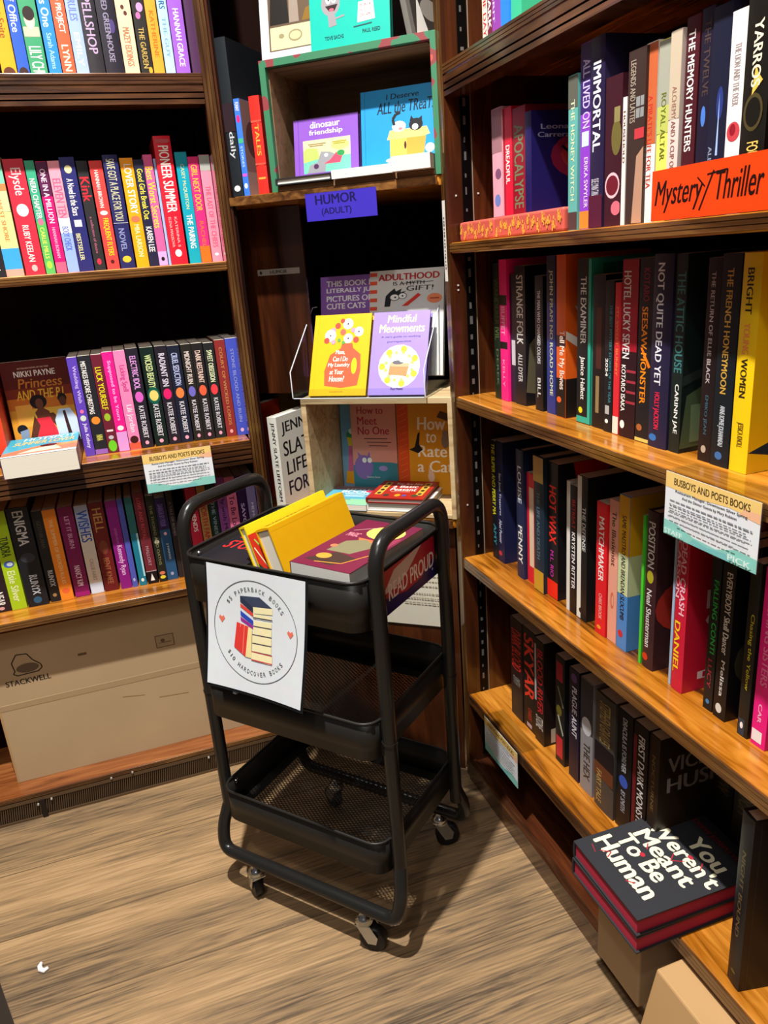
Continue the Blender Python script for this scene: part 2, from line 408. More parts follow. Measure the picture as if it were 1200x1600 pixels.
# ------------------------------------------------------------------ right bookcase
rc_ = empty('bookcase'); tag(rc_, 'tall dark oak bookcase along the right wall with five shelves of dark spined books', 'bookcase')
for z, th, ml in ((1.54, .02, 1), (1.236, .020, 0), (.938, .024, 0), (.582, .026, 0), (.235, .028, 0), (.047, .03, 0)):
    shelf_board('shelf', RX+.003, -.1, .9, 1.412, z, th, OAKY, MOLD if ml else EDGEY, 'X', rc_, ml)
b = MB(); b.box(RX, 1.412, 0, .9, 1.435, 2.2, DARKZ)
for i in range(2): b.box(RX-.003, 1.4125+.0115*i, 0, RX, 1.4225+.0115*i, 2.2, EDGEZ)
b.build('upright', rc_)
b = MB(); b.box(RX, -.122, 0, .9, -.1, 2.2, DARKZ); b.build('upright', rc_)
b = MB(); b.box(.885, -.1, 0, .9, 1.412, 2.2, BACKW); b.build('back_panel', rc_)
b = MB(); b.box(RX-.006, -.1, 0, RX+.012, 1.412, .05, MOLD); b.build('kick_board', rc_)
# slotted metal standard let into the end panel
b = MB(); b.box(.659, 1.4095, .06, .677, 1.4118, 2.1, mat('0C0B0B', .35, .6))
for k in range(66):
    z = .09+k*.03
    b.box(.664, 1.4088, z, .6665+.004*random.random(), 1.4096, z+.004+.012*random.random(), mat('8A8886', .4, .7))
b.box(.680, 1.4105, .06, .6815, 1.4118, 2.1, mat('8A7A68', .5))
b.build('shelf_standard', rc_)
for z in (1.315, 1.31, 1.14, .835): 
    pass
b = MB()
for x, z in ((.6435, 1.318), (.6405, 1.155), (.6405, 1.146), (.69, 1.32), (.642, .70)):
    b.box(x, 1.4105, z, x+.003, 1.4119, z+.003, mat('C8C4BC', .4))
b.build('shelf_pin', rc_)

# ------------------------------------------------------------------ corner unit
A = Vector((.263, 1.714, 0)); D3 = Vector((.783, -.622, 0)).normalized(); NN = Vector((-D3.y, D3.x, 0))  # NN points into the unit
if NN.y < 0: NN = -NN
def dg(s, off, z): return A + D3*s + NN*off + Vector((0, 0, z))
CM = XF(A, D3, NN, (0, 0, 1))
cu = empty('corner_bookcase'); tag(cu, 'dark diagonal corner shelf unit between the two bookcases, above and behind the black cart', 'shelf unit')
def cshelf(z, th, name='shelf'):
    b = MB(); pts = [(.2765, 1.704), (.622, 1.437), (.858, 1.437), (.858, 1.938), (.2765, 1.938)]
    b.prism(pts, z-th, z, OAKX)
    o = b.build(name, cu)
    e = MB(); e.box(.003, -.003, z-th+.001, .452, 0, z-.001, EDGEX, CM); e.build('front_edge', o)
    return o
cshelf(1.36, .018); cshelf(.665, .02)
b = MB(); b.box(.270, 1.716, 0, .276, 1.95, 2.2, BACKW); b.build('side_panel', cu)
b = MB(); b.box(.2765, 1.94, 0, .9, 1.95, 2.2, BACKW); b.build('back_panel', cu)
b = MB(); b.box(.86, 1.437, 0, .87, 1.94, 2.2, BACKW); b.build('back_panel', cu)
b = MB(); b.box(.005, .02, 0, .45, .035, .64, DARKZ, CM); b.build('door_panel', cu)
b = MB(); b.box(-.05, .105, .93, .11, .112, 1.34, DARKZ, CM); b.build('divider', cu)

# ------------------------------------------------------------------ rows of books
ROW_L1=[
(-0.1254, 0.0271, 0.205, 'F0A020', 'amber', 'amber-yellow book with brown script', 0, [('Love at First Spite', '8A4A10', 0.95, 0.35, 0.2, 0.8)], [('c', 0.5, 0.06, 0.4, 0.05, '5A3020')]),
(-0.0972, 0.0217, 0.205, '2C57B8', 'royal blue', 'royal blue book with pale script', 0, [('Out of Office', 'D8DDF0', 0.9, 0.4, 0.2, 0.8)], [('c', 0.5, 0.06, 0.4, 0.05, '3A2420')]),
(-0.0744, 0.0311, 0.205, '3C9468', 'green portrait', 'green book with dark-haired portrait on spine', 0, [('LILY CHU', 'F4F0EA', 0.28, 0.03, 0.15, 0.85)], [('r', 0.05, 0.36, 0.95, 0.44, 'E9C0A0'), ('c', 0.5, 0.5, 0.3, 0.08, 'F0CBB0'), ('c', 0.5, 0.55, 0.34, 0.06, '2A1A18')]),
(-0.0409, 0.0233, 0.205, '2A82D8', 'azure', 'azure blue book with white script', 0, [('The Plus One', 'DCEBFA', 0.95, 0.45, 0.2, 0.8), ('Sarah Adams', '9CC8F0', 0.4, 0.1, 0.3, 0.7)], []),
(-0.0164, 0.0247, 0.205, 'EC5A38', 'tomato red', 'tomato red book with white capitals', 0, [('HUSBAND PROJECT', 'F4F0EA', 0.95, 0.4, 0.2, 0.75), ('LYNN', 'FFE0C0', 0.3, 0.08, 0.25, 0.75)], []),
(0.0095, 0.0238, 0.205, '98AEE6', 'periwinkle', 'periwinkle blue book with faint lettering', 0, [('BEACH RULES', '6878C0', 0.9, 0.5, 0.2, 0.8), ('EMILY', 'E8ECFA', 0.4, 0.12, 0.3, 0.7)], []),
(0.0333, 0.0301, 0.205, '2B282D', 'charcoal', 'charcoal book with large mauve capitals', 1, [('THE SPELLSHOP', 'B098B8', 0.98, 0.22, 0.2, 0.75)], []),
(0.0646, 0.0353, 0.205, '221E29', 'inky plum', 'inky plum book with thin grey capitals', 1, [('ENCHANTED GREENHOUSE', '8E86A0', 0.98, 0.15, 0.3, 0.6)], [('c', 0.7, 0.45, 0.15, 0.06, '4A3A70')]),
(0.1011, 0.0284, 0.205, 'F4C8A0', 'peach', 'peach book with brown hearts and capitals', 0, [('Totally', '5A2E2A', 0.98, 0.7, 0.2, 0.85), ('MAZEY EDDINGS', 'B06A50', 0.45, 0.12, 0.25, 0.7)], [('c', 0.45, 0.62, 0.12, 0.02, '5A2E2A'), ('c', 0.6, 0.57, 0.12, 0.02, '5A2E2A')]),
(0.132, 0.0237, 0.205, '26231F', 'black floral', 'black book with pink and gold flowers', 0, [('THE GARDEN', 'B89A50', 0.45, 0.1, 0.25, 0.7)], [('c', 0.6, 0.9, 0.3, 0.04, 'E0609A'), ('c', 0.6, 0.62, 0.28, 0.04, 'D090C0'), ('c', 0.4, 0.55, 0.2, 0.03, 'C86AA0'), ('c', 0.8, 0.08, 0.15, 0.03, 'D8A030')]),
(0.157, 0.0214, 0.205, 'F29A30', 'orange', 'orange book with pale green top', 0, [('KATHERINE', 'C06A18', 0.6, 0.2, 0.3, 0.7)], [('r', 0, 0.72, 1, 1, '9CA878')]),
(0.1809, 0.019, 0.205, 'A8D8EE', 'pale blue', 'pale blue book with navy capitals', 0, [('NEIGHBORS', '2A5A8A', 0.98, 0.62, 0.2, 0.8), ('THE GUY', '7A9AB0', 0.55, 0.2, 0.3, 0.7)], []),
(0.2012, 0.0282, 0.205, '9458C0', 'violet', 'violet book with white author name', 0, [('HANNAH GRACE', 'E8DCF4', 0.62, 0.12, 0.3, 0.7)], [('c', 0.5, 0.8, 0.2, 0.04, 'C49ADF')]),
(0.2333, 0.0155, 0.205, '4A2A4C', 'dark plum', 'dark plum book against the side board', 0, [], []),
]
ROW_L2=[
(-0.2261, 0.0306, 0.2, '26262A', 'black', 'black book cut by the photo edge', 0, [(' A', 'F4F0EA', 0.1, 0.04, 0.3, 0.7)], []),
(-0.1953, 0.0334, 0.225, 'F0DC90', 'watercolour', 'watercolour striped book of yellow, teal and blue', 0, [('WEST SHORE', 'E08A50', 0.65, 0.3, 0.35, 0.6)], [('r', 0, 0, 1, 0.06, 'F0A090'), ('r', 0, 0.06, 1, 0.24, '3CA0DC'), ('r', 0, 0.55, 1, 0.72, 'C4DC9C'), ('r', 0, 0.72, 1, 0.78, 'F08850'), ('r', 0, 0.78, 1, 1, '80D0B0')]),
(-0.159, 0.0375, 0.219, 'CE2E42', 'crimson', 'crimson book with white script and number', 0, [('Elysde', 'F4D0D0', 0.93, 0.7, 0.15, 0.8), ('RUBY KEELAN', 'F6E4E0', 0.44, 0.12, 0.3, 0.62)], [('c', 0.5, 0.57, 0.3, 0.055, 'F6EEEA'), ('c', 0.5, 0.06, 0.15, 0.03, 'F0B0B0')]),
(-0.1201, 0.0183, 0.215, '3EA880', 'sea green', 'sea green book turning lime at foot', 0, [('NERD CHAPTER', 'F4F0EA', 0.85, 0.5, 0.2, 0.75), ('CARLIE MILLS', 'D8E860', 0.42, 0.14, 0.25, 0.7)], [('r', 0, 0, 1, 0.47, '5CB45C'), ('c', 0.5, 0.08, 0.3, 0.035, 'A0D848'), ('c', 0.5, 0.47, 0.3, 0.03, 'D07090')]),
(-0.1002, 0.021, 0.213, 'D8186F', 'magenta', 'magenta book with plum top, white capitals', 0, [('ONE IN A MILLION', 'F6D8E8', 0.94, 0.46, 0.25, 0.75), ('HANNAH BONAM', 'FFA8C8', 0.42, 0.14, 0.35, 0.65)], [('r', 0, 0.7, 1, 1, '5A1C48'), ('r', 0, 0, 1, 0.1, 'F06080')]),
(-0.0778, 0.0224, 0.213, 'F49CAE', 'pink and blue', 'pink book with pale blue lower half', 0, [('ELEVEN TEN', 'F06088', 0.85, 0.5, 0.15, 0.85), ('BODY CHECK', '4858B8', 0.42, 0.2, 0.2, 0.75)], [('r', 0, 0, 1, 0.36, '90ACF0'), ('r', 0, 0.36, 1, 0.5, 'EAF0FA')]),
(-0.0551, 0.0289, 0.219, '29296A', 'navy moon', 'navy book with moon, white title and castle', 0, [('A Novel in the Stars', 'F4F0EA', 0.82, 0.5, 0.25, 0.7), ('BESTSELLER', 'E0DCA0', 0.34, 0.1, 0.2, 0.5)], [('c', 0.5, 0.9, 0.25, 0.035, 'EDE2A8'), ('r', 0.25, 0.4, 0.75, 0.46, 'D8DCE8')]),
(-0.0243, 0.0216, 0.212, '2C2B2D', 'black and red', 'black book with red gothic title', 0, [('Kink', 'E02A38', 0.86, 0.64, 0.1, 0.9), ('a collection of desire', 'B06078', 0.5, 0.16, 0.35, 0.6)], [('c', 0.5, 0.08, 0.2, 0.03, 'D03048')]),
(0.0001, 0.0257, 0.211, 'E84440', 'coral', 'coral book with yellow lower title', 0, [('FREQUENT FLYERS', 'F8D020', 0.48, 0.13, 0.25, 0.75), ('HANNAH BROWN', 'FFE0D8', 0.92, 0.58, 0.3, 0.6)], [('c', 0.5, 0.53, 0.3, 0.02, 'FFF0E8'), ('c', 0.5, 0.07, 0.15, 0.02, '501818')]),
(0.0277, 0.0298, 0.22, '27285C', 'navy', 'navy book with large grey-gold capitals', 1, [('SAVE GOT A PLACE FOR YOU', 'C8C4A0', 0.97, 0.43, 0.2, 0.75), ('NOVEL', '8890C0', 0.36, 0.16, 0.25, 0.65)], [('r', 0, 0.405, 1, 0.412, 'A8A8B8'), ('c', 0.5, 0.08, 0.3, 0.03, 'E8B838')]),
(0.0604, 0.0262, 0.214, 'FCA218', 'orange', 'bright orange book with white title', 0, [('LOVER STORY', 'F4F0EA', 0.95, 0.5, 0.25, 0.8), ('MIA LARSON', 'FFE8B0', 0.4, 0.1, 0.3, 0.7)], [('c', 0.5, 0.45, 0.35, 0.03, 'F07050')]),
(0.0873, 0.0198, 0.21, '22223C', 'midnight', 'midnight blue book with yellow script', 0, [('Good Girls Break Out', 'E8D850', 0.92, 0.45, 0.2, 0.8), ('KAREN LEE', 'F4F0EA', 0.38, 0.14, 0.2, 0.8)], []),
(0.1073, 0.0187, 0.219, 'E4609A', 'pink', 'pink book with yellow handwriting, lilac foot', 0, [('Best Worst Secrets', 'F0D040', 0.9, 0.35, 0.1, 0.9)], [('r', 0, 0, 1, 0.13, 'C8A0D8'), ('c', 0.5, 0.06, 0.2, 0.02, '201820')]),
(0.1275, 0.0054, 0.211, '9CB4E0', 'thin pale blue', 'very thin pale blue book', 0, [], []),
(0.1331, 0.0351, 0.253, 'DC1C30', 'tall red', 'tall red book with big white capitals', 1, [('PIONEER SUMMER', 'F8F0E8', 0.93, 0.42, 0.22, 0.82), ('ELENA MALISOVA', 'F0A8A8', 0.38, 0.14, 0.2, 0.36), ('KATERINA S', 'F0A8A8', 0.38, 0.14, 0.55, 0.7)], [('c', 0.5, 0.09, 0.2, 0.03, 'F4E8E4'), ('r', 0.1, 0.95, 0.9, 0.98, 'C05058')]),
(0.1724, 0.0246, 0.222, '149CB0', 'teal', 'teal book with cream and white title', 0, [('CASEY McQUISTON', 'C8D0A0', 0.9, 0.5, 0.3, 0.65), ('THE PAIRING', 'F4F0EA', 0.45, 0.14, 0.25, 0.75)], []),
(0.1972, 0.0221, 0.212, 'E42C78', 'hot pink', 'hot pink book with orange foot', 0, [('GIRL NEXT DOOR', 'F0B840', 0.93, 0.5, 0.2, 0.8), ('RACHEL', 'F06840', 0.4, 0.15, 0.3, 0.7)], [('r', 0, 0, 1, 0.16, 'F46A20')]),
(0.2209, 0.0222, 0.215, 'F48AA0', 'rose pink', 'rose pink book with grey top', 0, [('THE LAST OF THE CHIEFS', 'E05878', 0.72, 0.14, 0.25, 0.75)], [('r', 0, 0.86, 1, 1, 'A8A8A0'), ('c', 0.5, 0.07, 0.2, 0.015, 'FFE0E8')]),
(0.2447, 0.0112, 0.213, 'B8647C', 'dusty mauve', 'dusty mauve book against the side board', 0, [], []),
]
ROW_L3=[
(-0.3012, 0.0318, 0.2, 'E8452C', 'orange red', 'orange red book at the photo edge', 0, [], [('r', 0, 0, 1, 0.14, '202024')]),
(-0.1171, 0.0211, 0.218, '5C40B0', 'purple', 'purple book with white script', 0, [('Wedding Wish', 'C8B8F0', 0.92, 0.55, 0.3, 0.75), ('Julia Kelsey', 'E8E0FA', 0.34, 0.08, 0.3, 0.75)], [('c', 0.5, 0.46, 0.2, 0.02, 'E070A0'), ('c', 0.5, 0.39, 0.3, 0.03, 'C8D8C8')]),
(-0.0952, 0.0267, 0.219, '24242A', 'black with flower', 'black book with white title and orange flower', 0, [('MISTAKES BEFORE CHRISTMAS', 'F4F0EA', 0.95, 0.42, 0.15, 0.55), ('NINA', 'D8D860', 0.2, 0.14, 0.3, 0.8)], [('c', 0.5, 0.35, 0.35, 0.04, 'E88A30'), ('r', 0, 0, 1, 0.05, '9060B8')]),
(-0.068, 0.0229, 0.219, '6A2030', 'maroon apple', 'maroon book with yellow title and green apple', 0, [('LUCK YOURSELF', 'E8E020', 0.88, 0.45, 0.2, 0.75)], [('c', 0.5, 0.07, 0.4, 0.06, '68C828'), ('c', 0.5, 0.37, 0.3, 0.04, '98B830'), ('r', 0.2, 0.22, 0.8, 0.24, 'F0D8D8'), ('c', 0.5, 0.16, 0.25, 0.02, 'B8B8C0')]),
(-0.0448, 0.0231, 0.222, 'EE1E88', 'hot pink', 'hot pink book with white script', 0, [('Supposed to be Yours', 'F0B8F0', 0.92, 0.32, 0.3, 0.7)], [('r', 0, 0, 1, 0.2, 'D898D8'), ('c', 0.5, 0.24, 0.3, 0.025, 'F4F0EA')]),
(-0.021, 0.0247, 0.222, 'F084B4', 'candy pink', 'candy pink book with red figure at foot', 0, [('Licking Spell', 'C83080', 0.86, 0.6, 0.2, 0.8), ('Lili Jordan', 'FBE8F0', 0.46, 0.18, 0.2, 0.8)], [('r', 0, 0, 1, 0.07, 'F05840'), ('c', 0.5, 0.1, 0.38, 0.04, '401818')]),
(0.0049, 0.0263, 0.224, '24202A', 'rose glow', 'black series book with magenta-lilac spine picture', 0, [('ELECTRIC IDOL', 'E8A0E8', 0.93, 0.6, 0.25, 0.75), ('KATEE ROBERT', 'D8D4DC', 0.43, 0.1, 0.3, 0.72)], [('c', 0.5, 0.52, 0.34, 0.055, 'D860C0'), ('c', 0.5, 0.05, 0.16, 0.02, 'E8A0B8')]),
(0.0352, 0.0294, 0.223, '14231F', 'gold glow', 'black series book with gold-green spine picture', 0, [('WICKED BEAUTY', 'D8E8A0', 0.93, 0.6, 0.25, 0.75), ('KATEE ROBERT', 'D8D4DC', 0.43, 0.1, 0.3, 0.72)], [('c', 0.5, 0.52, 0.45, 0.09, '0F5A4A'), ('c', 0.5, 0.52, 0.34, 0.055, 'E8D070'), ('c', 0.5, 0.05, 0.16, 0.02, 'E8A0B8')]),
(0.0664, 0.0269, 0.223, '241E28', 'crimson glow', 'black series book with crimson spine picture', 0, [('RADIANT SIN', 'E0D8E8', 0.93, 0.6, 0.25, 0.75), ('KATEE ROBERT', 'D8D4DC', 0.43, 0.1, 0.3, 0.72)], [('c', 0.5, 0.52, 0.34, 0.055, 'E02068'), ('c', 0.5, 0.05, 0.16, 0.02, 'E8A0B8')]),
(0.0938, 0.0271, 0.221, '1A1F30', 'flame glow', 'black series book with orange-blue spine picture', 0, [('CRUEL SEDUCTION', 'C0C8F0', 0.93, 0.6, 0.25, 0.75), ('KATEE ROBERT', 'D8D4DC', 0.43, 0.1, 0.3, 0.72)], [('c', 0.5, 0.52, 0.34, 0.055, 'F08040'), ('c', 0.5, 0.05, 0.16, 0.02, 'E8A0B8')]),
(0.123, 0.0231, 0.221, '26231F', 'violet glow', 'black series book with violet-brown spine picture', 0, [('MIDNIGHT RUIN', 'E8D8D0', 0.93, 0.6, 0.25, 0.75), ('KATEE ROBERT', 'D8D4DC', 0.43, 0.1, 0.3, 0.72)], [('c', 0.5, 0.52, 0.34, 0.055, '7068C0'), ('c', 0.5, 0.05, 0.16, 0.02, 'E8A0B8')]),
(0.1463, 0.0247, 0.221, '231F22', 'coral glow', 'black series book with coral spine picture', 0, [('DARK RESTRAINT', 'F0D0C0', 0.93, 0.6, 0.25, 0.75), ('KATEE ROBERT', 'D8D4DC', 0.43, 0.1, 0.3, 0.72)], [('c', 0.5, 0.52, 0.34, 0.055, 'F06040'), ('c', 0.5, 0.05, 0.16, 0.02, 'E8A0B8')]),
(0.1729, 0.0235, 0.219, '232526', 'red glow', 'black series book with bright red spine picture', 0, [('SWEET OBSESSION', 'E8F0C0', 0.93, 0.6, 0.25, 0.75), ('KATEE ROBERT', 'D8D4DC', 0.43, 0.1, 0.3, 0.72)], [('c', 0.5, 0.52, 0.34, 0.055, 'F04048'), ('c', 0.5, 0.05, 0.16, 0.02, 'E8A0B8')]),
(0.1983, 0.0237, 0.223, '8A2E2C', 'brick brown', 'brick brown book with gold lettering', 0, [('COURT OF WICKED LORDS', 'C08048', 0.93, 0.12, 0.35, 0.65)], [('c', 0.5, 0.05, 0.16, 0.02, 'E8A0A0')]),
(0.2226, 0.0254, 0.224, '4450B8', 'cobalt', 'cobalt blue book with faint silver lettering', 0, [('STONE BLOOD AND RUIN', '8890D0', 0.9, 0.14, 0.35, 0.65)], [('c', 0.5, 0.05, 0.16, 0.02, 'E0B0D0')]),
(0.2498, 0.0166, 0.22, '38244A', 'dark violet', 'dark violet book against the side board', 0, [], []),
]
ROW_L4=[
(-0.379, 0.0397, 0.2, '2A1C22', 'dark', 'dark book at the photo edge, white letters', 0, [('NEAR', 'F4F0EA', 0.24, 0.08, 0.3, 0.75)], [('c', 0.5, 0.04, 0.15, 0.02, 'D8A0A0')]),
(-0.3393, 0.0325, 0.236, 'A8C81E', 'lime', 'lime green book with blue badge', 0, [('TUNDRA', '203818', 0.75, 0.55, 0.2, 0.8), ('Elsie Silver', 'F0F4C0', 0.4, 0.08, 0.25, 0.75)], [('c', 0.5, 0.47, 0.35, 0.035, '4868B0'), ('c', 0.55, 0.47, 0.2, 0.02, 'D0D8E0')]),
(-0.3042, 0.0449, 0.239, '1C1D22', 'thick black', 'thick black book with large silver capitals', 1, [('ENIGMA', 'C8C4C0', 0.97, 0.63, 0.25, 0.75), ('RUNYX', 'C8D0D8', 0.32, 0.12, 0.35, 0.72)], [('c', 0.5, 0.5, 0.35, 0.05, '34363E'), ('c', 0.5, 0.06, 0.2, 0.035, '2C5878')]),
(-0.2564, 0.0227, 0.222, '1E1E1F', 'black', 'black book with silver author name', 0, [('GOTHIKANA', '4A4438', 0.9, 0.6, 0.3, 0.7), ('RUNYX', 'B8BCC0', 0.35, 0.17, 0.3, 0.8)], [('c', 0.5, 0.07, 0.2, 0.02, 'A88050')]),
(-0.2334, 0.0284, 0.222, 'F08A28', 'orange', 'orange book with pale lettering', 0, [('THE SUMMER OF BROKEN RULES', 'F8C888', 0.9, 0.18, 0.35, 0.65)], [('c', 0.5, 0.1, 0.3, 0.03, 'F06838')]),
(-0.2018, 0.0328, 0.222, '7A1450', 'plum', 'plum book with white bottom lettering', 0, [('LET IT BURN', 'D098B8', 0.9, 0.55, 0.35, 0.65), ('NANCY KIM', 'E8C8D8', 0.35, 0.12, 0.3, 0.7)], [('r', 0, 0, 1, 0.05, 'A01870')]),
(-0.1664, 0.0291, 0.219, 'D8CCBC', 'white and blue', 'white book with blue swirling title', 0, [('WISHES', '2850A8', 0.95, 0.6, 0.1, 0.9), ('CALLIE HART', 'A89888', 0.4, 0.15, 0.35, 0.65)], [('r', 0, 0.72, 1, 1, 'A8B0CC'), ('r', 0, 0, 1, 0.12, 'D8E0F0')]),
(-0.1356, 0.0322, 0.221, '6A1A1C', 'brick', 'brick red book with gold capitals', 0, [('HELL', 'B8884A', 0.94, 0.68, 0.2, 0.8), ('BENT KNEE', 'A06038', 0.38, 0.08, 0.3, 0.7)], [('c', 0.5, 0.5, 0.3, 0.08, '7A3A2A')]),
(-0.0992, 0.0255, 0.22, '8A187C', 'magenta', 'magenta book with white script', 0, [('Kennedy Ryan', 'E8B8E0', 0.5, 0.16, 0.2, 0.8), ('QUEEN MOVE', 'C060B0', 0.7, 0.52, 0.35, 0.6)], []),
(-0.0728, 0.0128, 0.221, '5058B0', 'slate blue', 'narrow slate blue book', 0, [], [('c', 0.5, 0.08, 0.2, 0.02, 'B0B8E0')]),
(-0.0563, 0.0172, 0.221, '1C7890', 'teal', 'teal book with white edge wave', 0, [], [('r', 0.75, 0.1, 1, 0.6, 'A8D8E0'), ('r', 0, 0.6, 1, 1, '2A6A6A'), ('c', 0.5, 0.06, 0.2, 0.02, 'F4F0EA')]),
(-0.037, 0.0246, 0.229, '6E2630', 'maroon penguin', 'maroon book with black foot and white bird', 0, [('LOVE AND ROYAL', 'C84850', 0.95, 0.5, 0.3, 0.65), ('MALLORY', 'B08088', 0.42, 0.2, 0.35, 0.65)], [('r', 0, 0, 1, 0.13, '141014'), ('p', [(0.3, 0.03), (0.7, 0.03), (0.5, 0.11)], 'F4F0EA'), ('r', 0, 0.135, 1, 0.14, 'E0D0D0')]),
(-0.0099, 0.019, 0.217, '1E201A', 'dark botanical', 'dark book with small botanical dots', 0, [('THE THORNS AND OATHS', '787850', 0.9, 0.2, 0.3, 0.65)], [('c', 0.5, 0.47, 0.3, 0.025, 'B0A890'), ('c', 0.5, 0.1, 0.35, 0.02, 'D87858'), ('c', 0.5, 0.05, 0.35, 0.02, 'E8D040')]),
(0.0096, 0.025, 0.208, '245078', 'blue', 'blue book with purple top', 0, [('DARKER BY FOUR', '7860A8', 0.93, 0.66, 0.2, 0.7), ('J HARRIS', 'C8D8E0', 0.45, 0.25, 0.4, 0.65)], [('r', 0, 0.62, 1, 1, '281C48'), ('c', 0.5, 0.57, 0.15, 0.02, 'E8B0B8'), ('c', 0.5, 0.07, 0.15, 0.02, 'A0A0C0')]),
(0.0367, 0.0148, 0.217, '2A2426', 'grey black', 'grey black book beside the cart handle', 0, [('A TALE OF BONES', '807078', 0.9, 0.5, 0.3, 0.7)], []),
(0.0815, 0.0251, 0.244, 'C02440', 'crimson', 'crimson book behind the cart handle', 0, [('FRIENDS', 'F4F0EA', 0.7, 0.45, 0.3, 0.7)], []),
(0.1082, 0.0209, 0.24, 'B08048', 'tan', 'tan book with red capitals', 0, [('NORTH FAMILY', 'A02828', 0.75, 0.25, 0.2, 0.8)], []),
(0.1306, 0.0211, 0.237, '16302A', 'bottle green', 'bottle green book behind the cart handle', 0, [('THE VINES', '8898A0', 0.75, 0.4, 0.3, 0.7)], []),
(0.1532, 0.0228, 0.235, '8A4890', 'mauve', 'mauve book with dark script', 0, [('Fly with Me', '381840', 0.8, 0.4, 0.25, 0.75)], []),
(0.1759, 0.0245, 0.233, 'D06888', 'dusty pink', 'dusty pink book with dark script', 0, [('To Be Loved', '501838', 0.8, 0.35, 0.25, 0.75)], []),
(0.202, 0.0217, 0.231, '2E1440', 'deep violet', 'deep violet book behind the cart handle', 0, [('SAVOR', 'D0B0E0', 0.7, 0.4, 0.3, 0.7)], [('c', 0.5, 0.3, 0.2, 0.03, 'E8E0F0')]),
(0.2252, 0.0219, 0.227, '8878A8', 'lavender grey', 'lavender grey book at the shelf end', 0, [('MEMORY', 'D8D0E8', 0.7, 0.4, 0.35, 0.65)], []),
]
ROW_RT=[
(1.295, 0.0183, 0.2, 'E8DCC8', 'cream', 'cream book with red letters', 0, [('THE DAY', 'C02838', 0.4, 0.05, 0.2, 0.8)], []),
(1.2767, 0.0179, 0.2, '6A1838', 'maroon', 'maroon book with bold white letters', 0, [('THE DARK', 'F4F0EA', 0.6, 0.08, 0.2, 0.8)], []),
(1.2566, 0.0323, 0.2, '8A3AA0', 'purple', 'purple book next to the blue one', 0, [('THE SPIRIT', 'E0C0E8', 0.6, 0.1, 0.1, 0.3)], []),
(1.2243, 0.0269, 0.2, '2A7ADC', 'blue', 'bright blue book', 0, [], []),
(1.1974, 0.0337, 0.2, '3AB088', 'mint', 'mint green book cut by the photo edge', 0, [], []),
]
